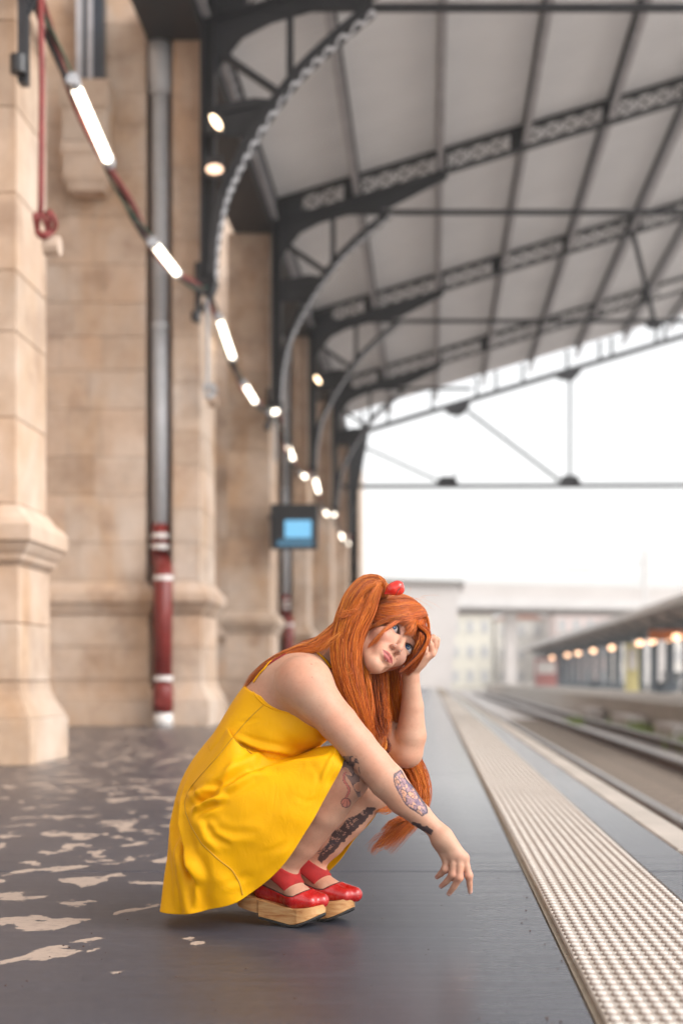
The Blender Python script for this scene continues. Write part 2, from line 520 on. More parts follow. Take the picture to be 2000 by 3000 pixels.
# small debris specks on the strip and floor
mb = MB()
for k in range(130):
    if k < 70:
        x, y_ = rng.uniform(T0-0.12, T1+0.05), 2.5 + rng.random()**1.6*2.6
    else:
        x, y_ = rng.uniform(-0.9, 0.4), 2.5 + rng.random()*1.8
    r0 = rng.uniform(0.0008, 0.0028); z = 0.0065 if T0 < x < T1 else 0.0005
    mb.add([(x-r0, y_, z), (x+r0*0.7, y_-r0, z), (x+r0, y_+r0*0.8, z), (x, y_, z+r0*1.2)], [(0,1,3),(1,2,3),(2,0,3)])
o = mb.build('grit', M['rust']); tag(o, 'dark specks of grit scattered over platform and tactile strip', 'grit', kind='stuff')

# rails
def rail(x, label):
    r = empty('rail', (x, 1.0, RAIL_Z)); tag(r, label, 'rail', 'running rails of the near tracks')
    w, hh = 0.036, 0.16
    MB().prism([(-w,-0.045),(-w,-0.008),(-w+0.01,0),(w-0.01,0),(w,-0.008),(w,-0.045)], 'y', 0, 120).build('rail_head', M['steel_rail'], r)
    MB().prism([(-0.012,-0.046),(0.012,-0.046),(0.014,-hh+0.03),(0.07,-hh+0.012),(0.07,-hh),(-0.07,-hh),(-0.07,-hh+0.012),(-0.014,-hh+0.03)], 'y', 0, 120).build('rail_web', M['rust'], r)
    return r
rail(2.14, 'polished rail closest to the platform edge')
rail(3.61, 'second rail away from the platform, rust brown underside')
rail(4.62, 'third rail, dull and rusty, by the grass tufts')
slp = MB().loft_rect(1.7, 4.1, -0.12, 0.12, [(-0.8, 0), (-0.735, 0), (-0.722, -0.012)]).mesh('sleeper')
slp.materials.append(M['sleeper'])
y = 6.0; k = 0
while y < 46:
    o = link('sleeper', slp, None, None, (0, y, 0)); k += 1
    tag(o, 'weathered timber sleeper half sunk under the near rails', 'sleeper', 'sleepers of the near track')
    y += 0.62 + rng.uniform(-0.03, 0.03)
# two dark pits between the rails
for (x0, x1, y0, y1, lab) in ((2.45, 3.2, 12.9, 13.5, 'dark open drain pit between the rails, farther of two'), (2.75, 3.4, 11.2, 11.9, 'dark open drain pit between the rails, closer of two')):
    dr = empty('drain_pit', (x0, y0, -0.75)); tag(dr, lab, 'drain', 'drain pits between the rails')
    MB().box(0, x1-x0, 0, y1-y0, 0.0, 0.012).build('pit_opening', M['black'], dr)
    mbf = MB()
    for (ax0, ax1, ay0, ay1) in ((-0.07, x1-x0+0.07, -0.07, -0.002), (-0.07, x1-x0+0.07, y1-y0+0.002, y1-y0+0.07), (-0.07, -0.002, 0, y1-y0), (x1-x0+0.002, x1-x0+0.07, 0, y1-y0)):
        mbf.box(ax0, ax1, ay0, ay1, -0.02, 0.05)
    mbf.build('pit_frame', M['concrete'], dr)

# grass tufts at the foot of the far platform
mb = MB()
for (cx, cy, n, sp) in ((5.35, 30.5, 260, 0.5), (5.2, 36.0, 200, 0.6), (5.3, 41, 120, 0.5), (4.9, 26.5, 120, 0.35), (4.3, 42.0, 90, 0.4), (5.4, 33.0, 140, 0.5)):
    for k in range(n):
        x = cx + rng.normal()*0.16; y_ = cy + rng.normal()*sp
        hgt = rng.uniform(0.10, 0.34); dx, dy = rng.normal()*0.07, rng.normal()*0.07
        a = rng.uniform(0, 3.14); wx, wy = 0.012*math.cos(a), 0.012*math.sin(a)
        z = -0.762
        mb.add([(x-wx,y_-wy,z),(x+wx,y_+wy,z),(x+dx*0.5+wx*0.7,y_+dy*0.5+wy*0.7,z+hgt*0.6),(x+dx*0.5-wx*0.7,y_+dy*0.5-wy*0.7,z+hgt*0.6),(x+dx,y_+dy,z+hgt)],
               [(0,1,2,3),(3,2,4)])
o = mb.build('grass', M['grass']); tag(o, 'bright green grass tufts along the foot of the far platform', 'grass', kind='stuff')

# ------------------------------------------------------------------ station building: pilasters of stacked stone
bld = empty('station_building', (-3.0, 10.0, 0))
tag(bld, 'sandstone station building with moulded pilasters along the platform', 'building')
PEDESTAL = [(0.0, 0.33, [(0, 0.13), (0.008, 0.135), (0.32, 0.135), (0.33, 0.125)]),
            (0.335, 0.60, [(0, 0.125), (0.06, 0.095), (0.13, 0.055), (0.20, 0.028), (0.265, 0.02)]),
            (0.605, 1.02, [(0, 0.012), (0.008, 0.02), (0.405, 0.02), (0.415, 0.012)]),
            (1.025, 1.44, [(0, 0.012), (0.008, 0.02), (0.405, 0.02), (0.415, 0.012)]),
            (1.445, 1.60, [(0, 0.02), (0.03, 0.045), (0.035, 0.06), (0.07, 0.065), (0.10, 0.09), (0.155, 0.12)]),
            (1.605, 1.88, [(0, 0.12), (0.01, 0.135), (0.12, 0.135), (0.16, 0.11), (0.20, 0.06), (0.275, 0.01)])]
SHAFT_TOP = 8.88
def pilaster(x0, x1, y0, y1, name='pilaster', top=SHAFT_TOP, splits=1, seed=0):
    rr = random.Random(seed)
    core = MB().loft_rect(x0+0.012, x1-0.012, y0+0.012, y1-0.012, [(0, 0), (top, 0)]).build(name, M['mortar'], bld)
    for z0, z1, prof in PEDESTAL:
        MB().loft_rect(x0, x1, y0, y1, [(z0+z, o) for z, o in prof]).build('stone_block', M['stone'], core)
    z = 1.885
    k = 0
    while z < top-0.05:
        hh = rr.choice((0.44, 0.5, 0.56, 0.62))
        z1 = min(z+hh, top)
        if top - z1 < 0.25: z1 = top
        cuts = [x0, x1]
        if splits > 1:
            if k % 2: cuts = [x0, x0+(x1-x0)*rr.uniform(0.3, 0.42), x0+(x1-x0)*rr.uniform(0.6, 0.72), x1]
            else: cuts = [x0, x0+(x1-x0)*rr.uniform(0.4, 0.6), x1]
        for a, bq in zip(cuts[:-1], cuts[1:]):
            e = 0.0025
            MB().loft_rect(a+e, bq-e, y0, y1, [(z+0.002, -0.008), (z+0.010, 0), (z1-0.010, 0), (z1-0.002, -0.008)]).build('stone_block', M['stone'], core)
        z = z1; k += 1
    return core
PILX0, PILX1 = -3.66, -2.985
PY = [10.25, 18.4, 26.4, 34.4, 42.4, 50.6, 58.6]
for k, y0 in enumerate(PY):
    if k % 2 == 0:
        pilaster(PILX0-0.12, PILX1, y0, y0+(0.8 if k == 0 else 1.25), seed=k)
    else:
        pilaster(-3.34, PILX1, y0, y0+1.3, seed=k)
        pilaster(-5.4, -3.70, y0+0.1, y0+1.3, name='wide_pilaster', splits=2, seed=20+k, top=10.4)
# groove back wall and the long wall behind the pilasters
MB().box(-3.9, -3.2, 18.85, 19.6, 0, SHAFT_TOP).build('groove_wall', M['stone'], bld)
MB().box(-3.9, -3.2, 34.85, 35.6, 0, SHAFT_TOP).build('groove_wall', M['stone'], bld)
MB().box(-6.2, -5.3, 2, 62, 0, 15.0).build('wall', M['stone'], bld)
MB().box(-5.3, -2.95, 58.6, 62, 0, 9.6).build('wall', M['stone'], bld)
# corbel and window of the bay next to the drainpipe
cb = MB()
MB().loft_rect(-4.68, -4.12, 18.1, 18.52, [(6.85, -0.06), (6.93, -0.04), (7.0, 0.0), (7.28, 0.0), (7.33, 0.03), (7.45, 0.03)]).build('corbel', M['stone'], bld)
MB().loft_rect(-4.68, -4.12, 18.06, 18.52, [(7.455, 0.0), (7.85, 0.0), (7.9, 0.03), (8.22, 0.04)]).build('corbel', M['stone'], bld)
wf = MB().box(-4.55, -4.22, 18.36, 18.52, 8.24, 9.6).build('window', M['glass_blue'], bld)
MB().box(-4.57, -4.49, 18.32, 18.358, 8.24, 9.6).build('window_frame', M['iron_grey'], wf)
MB().box(-4.42, -4.36, 18.32, 18.358, 8.24, 9.6).build('window_frame', M['iron_grey'], wf)
# dark eave box running the length of the wall
MB().loft_rect(-3.66, -2.93, ROOF_Y0, 58, [(8.885, 0), (9.1, 0), (9.12, 0.04), (9.35, 0.04)]).build('eave_box', M['iron'], bld)
shift_to_root(bld)

# ------------------------------------------------------------------ roof
SLOPE = 0.30
def zr(x): return 10.28 + SLOPE*x         # top of rafters
RX1 = 10.2
ROOF_Y1 = 47.7
TY = [10.2, 18.2, 26.2, 34.2, 42.2]
PURX = [-2.86, -1.36, 0.17, 1.73, 3.29, 4.85, 6.41, 7.97, 9.53]
roof = empty('station_roof', (0, 10, 9.4))
tag(roof, 'sloping platform roof lined with pale grey boards', 'roof')
ys = [ROOF_Y0] + [t for t in TY if t > ROOF_Y0] + [ROOF_Y1]
xs = [-3.3] + PURX[1:] + [RX1+0.4]
for a, bq in zip(xs[:-1], xs[1:]):
    for y0, y1 in zip(ys[:-1], ys[1:]):
        p = [(a+0.005, y0+0.005), (bq-0.005, y0+0.005), (bq-0.005, y1-0.005), (a+0.005, y1-0.005)]
        vs = [(x, y_, zr(x)+0.012) for x, y_ in p] + [(x, y_, zr(x)+0.09) for x, y_ in p]
        MB().add(vs, [(0,3,2,1),(4,5,6,7),(0,1,5,4),(1,2,6,5),(2,3,7,6),(3,0,4,7)]).build('roof_panel', M['roof'], roof)
vs = [(-3.4, ROOF_Y0-0.1, zr(-3.4)+0.1), (RX1+0.5, ROOF_Y0-0.1, zr(RX1+0.5)+0.1), (RX1+0.5, ROOF_Y1+0.1, zr(RX1+0.5)+0.1), (-3.4, ROOF_Y1+0.1, zr(-3.4)+0.1)]
MB().add(vs + [(x, y_, z+0.05) for x, y_, z in vs], [(0,3,2,1),(4,5,6,7),(0,1,5,4),(1,2,6,5),(2,3,7,6),(3,0,4,7)]).build('roof_covering', M['iron_grey'], roof)
shift_to_root(roof)

ordw = ['first', 'second', 'third', 'fourth', 'fifth', 'sixth', 'seventh', 'eighth', 'ninth']
lace = None
for i, x in enumerate(PURX):
    pr = empty('purlin', (x, ROOF_Y0, zr(x)))
    tag(pr, f'{ordw[i]} lengthwise roof purlin counted from the wall, grey with laced web', 'purlin', 'purlins under the roof boards')
    L = ROOF_Y1-ROOF_Y0
    MB().box(-0.055, 0.055, 0, L, -0.04, -0.002).build('top_flange', M['iron'], pr)
    MB().box(-0.055, 0.055, 0, L, -0.385, -0.35).build('bottom_flange', M['iron_grey'], pr)
    MB().box(-0.008, 0.008, 0, L, -0.35, -0.26).build('web_plate', M['iron_grey'], pr)
    mb = MB()
    yy = 0.0
    while yy < L-0.34:
        mb.bar((0, yy, -0.26), (0, yy+0.17, -0.04), 0.035, 0.012, up=(1,0,0))
        mb.bar((0.013, yy+0.17, -0.04), (0.013, yy+0.34, -0.26), 0.035, 0.012, up=(1,0,0))
        yy += 0.34
    o = mb.build('lacing', M['iron_grey'], pr); tag(o, kind='stuff')

# trusses
ARCH = [(-2.76, 5.74), (-2.735, 6.18), (-2.64, 6.68), (-2.47, 7.10), (-2.18, 7.63), (-1.74, 8.24), (-1.28, 8.70), (-0.72, 9.17)]
def resample(pts, n):
    P = [Vector((p[0], 0, p[1])) for p in pts]
    # Catmull-Rom
    out = []
    m = len(P)-1
    for i in range(n+1):
        t = i/n*m; k = min(int(t), m-1); f = t-k
        p0 = P[max(k-1,0)]; p1 = P[k]; p2 = P[k+1]; p3 = P[min(k+2,m)]
        out.append(0.5*((2*p1)+(p2-p0)*f+(2*p0-5*p1+4*p2-p3)*f*f+(3*p1-p0-3*p2+p3)*f**3))
    return out
AP = resample(ARCH, 40)
XR = None
def truss(k, y, label):
    t = empty('roof_truss', (-2.83, y, 5.74)); tag(t, label, 'truss', 'riveted iron roof trusses')
    I = M['iron']
    def W(mb, name, mat=I, par=None): return mb.build(name, mat, par or t)
    hw = 0.13
    # bracket post on the wall: web and flanges
    mb = MB().box(-2.93, -2.90, y-hw, y+hw, 5.70, 9.35).box(-2.90, -2.78, y-0.012, y+0.012, 5.70, 9.35).box(-2.78, -2.755, y-hw, y+hw, 5.70, 9.35)
    W(mb, 'post')
    W(MB().loft_rect(-2.95, -2.74, y-0.15, y+0.15, [(5.50, -0.06), (5.62, -0.01), (5.70, 0.01)]), 'post_foot')
    # rafter: two chords, plate near the wall, X lacing
    def rc(x0, x1, dz0, dz1, yy0, yy1):
        return [(x0,yy0,zr(x0)+dz0),(x1,yy0,zr(x1)+dz0),(x1,yy1,zr(x1)+dz0),(x0,yy1,zr(x0)+dz0),(x0,yy0,zr(x0)+dz1),(x1,yy0,zr(x1)+dz1),(x1,yy1,zr(x1)+dz1),(x0,yy1,zr(x0)+dz1)], [(0,3,2,1),(4,5,6,7),(0,1,5,4),(1,2,6,5),(2,3,7,6),(3,0,4,7)]
    W(MB().add(*rc(-2.95, RX1, -0.055, -0.002, y-0.10, y+0.10)), 'top_chord')
    W(MB().add(*rc(-2.95, RX1, -0.44, -0.39, y-0.10, y+0.10)), 'bottom_chord')
    xx = -2.35; dx = 0.17
    W(MB().add(*rc(-2.9, xx-0.02, -0.37, -0.075, y-0.012, y+0.012)), 'end_plate')
    n = 0
    while xx < 6.5:
        onpur = any(abs(xx + dx - p) < 0.17 for p in PURX)
        if onpur:
            W(MB().add(*rc(xx+0.06, xx+2*dx-0.06, -0.385, -0.06, y-0.010, y+0.010)), 'gusset_plate')
        else:
            W(MB().bar((xx, y-0.03, zr(xx)-0.385), (xx+2*dx, y-0.03, zr(xx+2*dx)-0.06), 0.030, 0.012), 'lattice_bar')
            W(MB().bar((xx, y+0.03, zr(xx)-0.06), (xx+2*dx, y+0.03, zr(xx+2*dx)-0.385), 0.030, 0.012), 'lattice_bar')
            W(MB().bar((xx, y, zr(xx)-0.385), (xx, y, zr(xx)-0.06), 0.026, 0.02), 'lattice_post')
        xx += 2*dx
    # tapered knee plate under the rafter from the post to the second purlin
    W(MB().prism([(-2.76, zr(-2.76)-0.45), (0.30, zr(0.30)-0.45), (0.30, zr(0.30)-0.55), (-0.75, 9.28), (-2.0, 9.13), (-2.45, 8.98), (-2.76, 8.60)], 'y', y-0.011, y+0.011), 'knee_plate')
    # horizontal tie
    W(MB().box(-2.75, 9.0 if k < 4 else 1.2, y-0.045, y+0.045, 9.16, 9.24), 'tie')
    # arch brace: two dark angles with pale laced soffit
    vs = []; fs = []
    def ribbon(off0, off1, ya, yb):
        vs = []; fs = []
        for i, p in enumerate(AP):
            tn = (AP[min(i+1,40)]-AP[max(i-1,0)]).normalized()
            nn = Vector((tn.z, 0, -tn.x))      # towards the open side
            a = p+nn*off0; bq = p+nn*off1
            vs += [(a.x, ya, a.z), (bq.x, ya, bq.z), (bq.x, yb, bq.z), (a.x, yb, a.z)]
        for i in range(40):
            for j in range(4):
                q = 4*i+j; r2 = 4*i+(j+1) % 4
                fs.append((q, r2, r2+4, q+4))
        fs += [(0,1,2,3), (160+3,160+2,160+1,160)]
        return vs, fs
    W(MB().add(*ribbon(-0.075, 0.0, y-0.15, y-0.125)), 'arch_angle')
    W(MB().add(*ribbon(-0.075, 0.0, y+0.125, y+0.15)), 'arch_angle')
    W(MB().add(*ribbon(-0.085, -0.076, y-0.15, y+0.15)), 'arch_back_plate')
    mb = MB()
    AQ = resample(ARCH, 44)
    for i in range(44):
        tn = (AQ[i+1]-AQ[i]).normalized(); nn = Vector((tn.z, 0, -tn.x))
        a = AQ[i]+nn*0.012; bq = AQ[i+1]+nn*0.012
        s = 1 if i % 2 else -1
        mb.bar((a.x, y-0.125*s, a.z), (bq.x, y+0.125*s, bq.z), 0.055, 0.014, up=tuple(nn))
    o = mb.build('arch_lacing', M['lacing'], t); tag(o, kind='stuff')
    W(MB().add(*ribbon(0.002, 0.018, y-0.15, y-0.118)), 'arch_flange', M['iron'])
    W(MB().add(*ribbon(0.002, 0.018, y+0.118, y+0.15)), 'arch_flange', M['iron'])
    # struts of the spandrel
    W(MB().bar((-2.76, y, 8.66), (-1.86, y, 8.05), 0.085, 0.10), 'strut')
    W(MB().bar((-1.80, y, 9.15), (-1.80, y, 8.22), 0.085, 0.10), 'strut')
    W(MB().bar((-2.76, y, 7.86), (-2.16, y, 7.98), 0.09, 0.10), 'strut')
    W(MB().prism([(-2.76, 9.16), (-2.76, 8.30), (-2.66, 8.50), (-2.40, 8.82), (-2.05, 9.00), (-1.5, 9.16)], 'y', y-0.02, y+0.02), 'corner_gusset')
    W(MB().prism([(-2.76, 7.55), (-2.30, 7.55), (-2.14, 7.85), (-2.0, 8.02), (-2.25, 8.05), (-2.76, 7.95)], 'y', y-0.014, y+0.014), 'arch_gusset')
    # inclined strut further out
    if k < 4: W(MB().bar((4.85, y, zr(4.85)-0.42), (5.35, y, 9.22), 0.10, 0.10), 'strut')
    if k < 4: W(MB().prism([(5.1, 9.26), (5.6, 9.26), (5.5, 9.02), (5.2, 9.02)], 'y', y-0.03, y+0.03), 'gusset_plate')
    shift_to_root(t)
    return t
M['lacing'] = simple('worn_silver_lacing', (0.66, 0.66, 0.69), (0.50, 0.50, 0.53), scale=9, rough=0.45, metal=0.2)
TL = ['', 'closest iron truss whose post carries a pair of lit floodlights, at the top edge',
      'second iron truss from the camera, between the two lamp-bearing trusses',
      'third iron truss, small lit floodlight on its post',
      'fourth iron truss, just before the open gable']
for k, y in enumerate(TY):
    if k == 0: continue
    truss(k, y, TL[k])

# open gable at the far end of the roof
gb = empty('gable_truss', (-2.83, ROOF_Y1, 7.4)); tag(gb, 'open iron gable truss against the white sky', 'truss')
GY = 50.45
def gp(u, v): p = px(u, v, GY); return (p.x, GY, p.z)
I = M['iron']
MB().bar(gp(1040, 1272), gp(2300, 895), 0.16, 0.2).build('lower_chord', I, gb)
MB().bar(gp(1000, 1425), gp(2300, 1421), 0.13, 0.2).build('bottom_chord', I, gb)
for u0, v0, u1, v1, w in ((1337, 1190, 1333, 1425, 0.05), (1668, 1095, 1668, 1425, 0.09), (1370, 1205, 1640, 1410, 0.10), (1056, 1305, 1290, 1412, 0.08), (2050, 980, 2050, 1425, 0.09)):
    MB().bar(gp(u0, v0), gp(u1, v1), w, 0.12).build('strut', I, gb)
for u, v, s in ((1340, 1198, 1), (1665, 1095, 1), (1310, 1415, -1), (1668, 1412, -1), (2048, 980, 1), (2040, 1412, -1)):
    c = Vector(gp(u, v)); w = 0.42; hh = 0.22
    if s > 0: poly = [(c.x-w, c.z-0.02), (c.x+w, c.z+0.22), (c.x+w, c.z+0.05), (c.x+0.16, c.z-hh), (c.x-0.16, c.z-hh), (c.x-w, c.z-0.15)]
    else: poly = [(c.x-w, c.z-0.12), (c.x+w, c.z-0.12), (c.x+w*0.6, c.z+hh), (c.x-w*0.6, c.z+hh)]
    MB().prism(poly, 'y', GY-0.12, GY+0.12).build('gusset_plate', I, gb)
for u in (1060, 1135, 1265, 1395, 1452, 1530, 1660, 1755, 1790, 1920, 1945, 2080):
    v = 1210 - (u-1040)*0.295
    MB().bar(gp(u, v), gp(u, v+60), 0.09, 0.15).build('glazing_bar', I, gb)
for k, (u0, u1) in enumerate(((1135, 1265), (1265, 1395), (1530, 1660), (1790, 1920))):
    pass
MB().box(-2.95, -2.70, GY-0.15, GY+0.15, 5.7, 9.35).build('post', I, gb)
MB().prism([(-2.7, 9.3), (-2.7, 6.6), (-2.45, 7.9), (-2.2, 9.35)], 'y', GY-0.03, GY+0.03).build('corner_gusset', I, gb)
shift_to_root(gb)

# floodlights on the truss posts
def flood(y, z, lit, label, big=True):
    f = empty('floodlight', (-2.70, y-0.2, z)); tag(f, label, 'floodlight', 'floodlights on the truss posts')
    MB().box(-0.09, 0.06, -0.12, 0.10, 0.02, 0.17).build('housing', M['black'], f)
    MB().loft_rect(-0.12, 0.10, -0.17, -0.13, [(-0.06, 0), (0.20, 0)]).build('bezel', M['black'], f)
    MB().bar((-0.1, 0.05, 0.10), (-0.05, 0.25, 0.10), 0.04, 0.04, up=(0,0,1)).build('bracket', M['iron'], f)
    s = MB()
    n = 16
    if big:
        cx, cz, a, b_, rot = 0.01, 0.09, 0.062, 0.105, R(28)
    else:
        cx, cz, a, b_, rot = -0.01, 0.04, 0.105, 0.062, 0
    vs = []
    for yy in (-0.172, -0.19):
        for i in range(n):
            t = 2*math.pi*i/n
            X, Z = a*math.cos(t), b_*math.sin(t)
            vs.append((cx+X*math.cos(rot)+Z*-math.sin(-rot)*-1, yy, cz+X*math.sin(rot)*-1*-1*0+Z*math.cos(rot)+X*math.sin(-rot)*0))
    fs = [tuple(range(n)), tuple(range(2*n-1, n-1, -1))] + [((i+1) % n, i, i+n, (i+1) % n+n) for i in range(n)]
    s.add(vs, fs).build('lens', lit, f)
flood(18.2, 7.50, M['lamp'], 'bright floodlight high on the closest truss post')
flood(18.2, 6.96, M['lamp_orange'], 'dim pinkish floodlight just below the bright one on the closest post', False)
flood(34.2, 7.62, M['lamp'], 'single lit floodlight on the third truss post')

# drainpipes in the grooves
def drainpipe(x, y, label):
    d = empty('drainpipe', (x, y, 0)); tag(d, label, 'drainpipe', 'drainpipes between the pilasters')
    def seg(name, pts, r, mat): return MB().tube(pts, r, 14).build(name, mat, d, smooth=False)
    MB().tube([(0,0,2.62),(0,0,5.2)], 0.105, 16).build('upper_pipe', M['pipe_grey'], d, smooth=True)
    MB().tube([(0,0,5.2),(0,0,8.6)], 0.105, 16).build('upper_pipe', M['pipe_grey'], d, smooth=True)
    MB().tube([(0,0,8.2),(0,0,8.24),(0.0,0,8.9)], [0.105,0.15,0.15], 14).build('pipe_socket', M['pipe_grey'], d, smooth=True)
    MB().tube([(0,0,5.16),(0,0,5.24)], 0.116, 16).build('pipe_collar', M['pipe_grey'], d)
    MB().tube([(0,0,2.62),(0,0,2.22),(0.01,-0.03,2.17),(0.09,-0.25,1.98),(0.103,-0.36,1.9),(0.103,-0.36,0.55)], [0.115,0.115,0.115,0.12,0.12,0.115], 16).build('lower_pipe', M['pipe_red'], d, smooth=True)
    MB().tube([(0.103,-0.36,0.555),(0.103,-0.36,0.48),(0.103,-0.36,0.42),(0.103,-0.36,0.18)], [0.115,0.13,0.13,0.125], 16).build('cleanout', M['pipe_red'], d, smooth=True)
    MB().tube([(0.103,-0.48,0.33),(0.103,-0.50,0.33)], 0.075, 14).build('cleanout_cap', M['pipe_red'], d)
    MB().tube([(0.103,-0.36,0.175),(0.103,-0.36,0.0)], [0.12,0.125], 16).build('pipe_shoe', M['white_paint'], d, smooth=True)
    for z, dx, dy in ((2.47, 0, 0), (2.33, 0, 0), (1.90, 0.103, -0.36), (0.62, 0.103, -0.36)):
        MB().tube([(dx,dy,z-0.03),(dx,dy,z+0.03)], 0.126, 16).build('clamp_band', M['white_paint'], d)
    MB().tube([(0.05,-0.24,2.10),(0.05,-0.255,2.10)], 0.035, 8).build('bolt_head', M['white_paint'], d)
drainpipe(-3.52, 18.52, 'grey drainpipe with red lower half, closest one on the wall')
drainpipe(-3.52, 34.52, 'farther grey and red drainpipe below the black screen')

# festoon of lit tubes strung from pilaster to pilaster
CX = -2.87
def cz_(y):
    nodes = [10.2, 18.3, 26.3, 34.3, 42.3, 50.3]
    for a, bq in zip(nodes[:-1], nodes[1:]):
        if a <= y <= bq:
            t = (y-a)/(bq-a)
            z0 = 5.62; 
            return z0 - 0.52*4*t*(1-t)
    return 5.62
mats = (('red_cable', M['cable_red'], 0, 0.030), ('black_cable', M['cable_black'], 2.1, 0.022), ('green_cable', M['cable_green'], 4.2, 0.012))
fc = empty('festoon_cable', (CX, 10.2, 5.6)); tag(fc, 'twisted red, black and green cable strung along the pilasters', 'cable')
for nm, mt, ph, rr_ in mats:
    pts = []
    y = 9.0
    while y <= 50.3:
        a = ph + y*1.9
        pts.append((CX+0.035*math.cos(a), y, cz_(y)+0.035*math.sin(a)))
        y += 0.12
    MB().tube(pts, rr_, 6).build(nm, mt, fc, smooth=True)
shift_to_root(fc)
tubes = [(11.28, 12.4), (14.5, 15.75), (18.95, 20.2), (21.5, 22.75), (24.9, 26.0), (28.0, 29.0), (30.9, 31.9), (34.6, 35.6), (37.6, 38.6), (40.6, 41.6), (44.4, 45.4), (47.6, 48.6)]
for k, (a, bq) in enumerate(tubes):
    lab = {0: 'longest looking lit tube lamp, at the upper left of the festoon', len(tubes)-1: 'last lit tube lamp at the far end of the festoon'}.get(k, f'lit tube lamp on the festoon cable, {ordw[k] if k < 9 else ["tenth","eleventh","twelfth"][k-9]} from the camera')
    tl = empty('tube_lamp', (CX+0.05, a, cz_(a)-0.05)); tag(tl, lab, 'tube lamp', 'tube lamps on the festoon cable')
    p0 = Vector((0, 0, 0)); p1 = Vector((0, bq-a, cz_(bq)-cz_(a)))
    MB().tube([p0, p1], 0.043, 12).build('lit_tube', M['tube'], tl, smooth=False)
    dv = (p1-p0).normalized()
    MB().tube([p0-dv*0.10, p0-dv*0.002], 0.052, 12).build('end_cap', M['pipe_grey'], tl)
    MB().tube([p1+dv*0.002, p1+dv*0.10], 0.052, 12).build('end_cap', M['pipe_grey'], tl)
# cable brackets with hanging ropes
for k, (y, zb, lab) in enumerate(((10.0, 3.85, 'dark cable bracket with long red rope on the leftmost pilaster'), (18.25, 4.35, 'cable bracket with grey rope below the closest truss post'), (26.2, 4.6, 'cable bracket below the second truss post'))):
    b_ = empty('cable_bracket', (-2.77 if k == 0 else -2.9, y, 5.6)); tag(b_, lab, 'bracket', 'cable brackets on the pilasters')
    dz_ = 0.34 if k == 0 else 0.0
    MB().box(-0.12, -0.06, -0.05, 0.05, -0.80 if k == 0 else -0.42, 0.35).build('back_plate', M['iron'], b_)
    MB().bar((-0.07, 0, -0.05), (0.10, 0, 0.02), 0.05, 0.05, up=(0,0,1)).build('arm', M['iron'], b_)
    MB().bar((-0.07, 0, -0.30), (0.06, 0, -0.10), 0.04, 0.04, up=(0,1,0)).build('stay', M['iron'], b_)
    MB().tube([(-0.10,-0.09,-0.30-dz_),(-0.10,-0.09,-0.42-dz_)], 0.06, 10).build('pulley', M['black'], b_)
    MB().tube([(0.03,-0.02,-0.02),(0.045,-0.03,-0.8),(0.04,-0.03,zb-5.6+0.1),(0.03,-0.03,zb-5.6)], 0.022, 7).build('rope', M['cable_red'] if k == 0 else M['pipe_grey'], b_, smooth=True)
    if k < 2:
        lp = [(0.03+(0.05+0.012*math.sin(2.3*t))*math.sin(t)+0.004*t, -0.05-0.02*math.cos(3*t), zb-5.6-0.05-(0.085+0.015*math.sin(1.7*t))*math.cos(t)) for t in np.linspace(0, 5*math.pi, 50)]
        MB().tube(lp, 0.017, 7).build('rope_coil', M['cable_red'] if k == 0 else M['pipe_grey'], b_, smooth=True)
        MB().tube([(0.05,0.02,zb-5.6-0.18),(0.16,0.02,zb-5.6-0.18)], 0.07, 10).build('cleat', M['stone'], b_)

# information screen hung from the pilaster
sc_ = empty('information_screen', (-2.5, 26.0, 3.35)); tag(sc_, 'black information screen with glowing blue picture hanging by the wall', 'screen')
def sp(u, v): p = px(u, v, 26.0); return p.x+2.5, p.z-3.35
x0, z1 = sp(792, 1476); x1, z0 = sp(930, 1608)
MB().loft_rect(x0, x1, 0.0, 0.16, [(z0, -0.01), (z0+0.02, 0), (z1-0.02, 0), (z1, -0.01)]).build('casing', M['black'], sc_)
a0, b1 = sp(834, 1524); a1, b0 = sp(912, 1576)
MB().box(a0, a1, -0.012, -0.002, b0, b1).build('picture_area', M['screen_blue'], sc_)
a0, b1 = sp(812, 1582); a1, b0 = sp(916, 1600)
MB().box(a0, a1, -0.012, -0.002, b0, b1).build('text_bar', M['screen_bar'], sc_)
MB().bar(((x0+x1)/2-0.1, 0.09, z1), ((x0+x1)/2-0.1, 0.09, 5.5-3.35), 0.05, 0.05).build('hanger', M['iron'], sc_)
MB().bar((x0-0.02, 0.09, (z0+z1)/2+0.2), (-0.49, 0.5, (z0+z1)/2+0.2), 0.05, 0.05).build('wall_arm', M['iron'], sc_)

# ------------------------------------------------------------------ far platform with low canopy
p2 = empty('far_platform'); tag(p2, kind='structure')
MB().loft_rect(5.75, 16.0, 14, 150, [(-0.9, 0), (-0.12, 0), (-0.1, 0.05), (0.0, 0.05)]).build('platform_deck', M['concrete'], p2)
for k, (y, L) in enumerate(((30, 2.5), (37, 3.2), (46, 3.0))):
    o = MB().loft_rect(5.1, 5.6, y, y+L, [(-0.8, 0), (-0.42, 0), (-0.38, -0.03)]).build('stone_curb', M['bridge'])
    tag(o, ['low stone curb beside the grass tufts', 'low stone curb behind the second rail', 'low stone curb farthest along the track'][k], 'curb', 'low curbs below the far platform')
cn = empty('platform_canopy', (10.4, 24, 0)); tag(cn, 'low grey canopy over the far platform, receding in perspective', 'canopy')
CZ = 3.08
poly = [(7.9, CZ-0.02), (9.85, CZ-0.25), (11.8, CZ-0.02), (11.8, CZ+0.10), (9.85, CZ-0.12), (7.9, CZ+0.10)]
MB().prism(poly, 'y', 22, 125).build('canopy_slab', M['canopy'], cn)
MB().box(7.80, 7.895, 22, 125, CZ-0.10, CZ+0.14).build('fascia', M['canopy_edge'], cn)
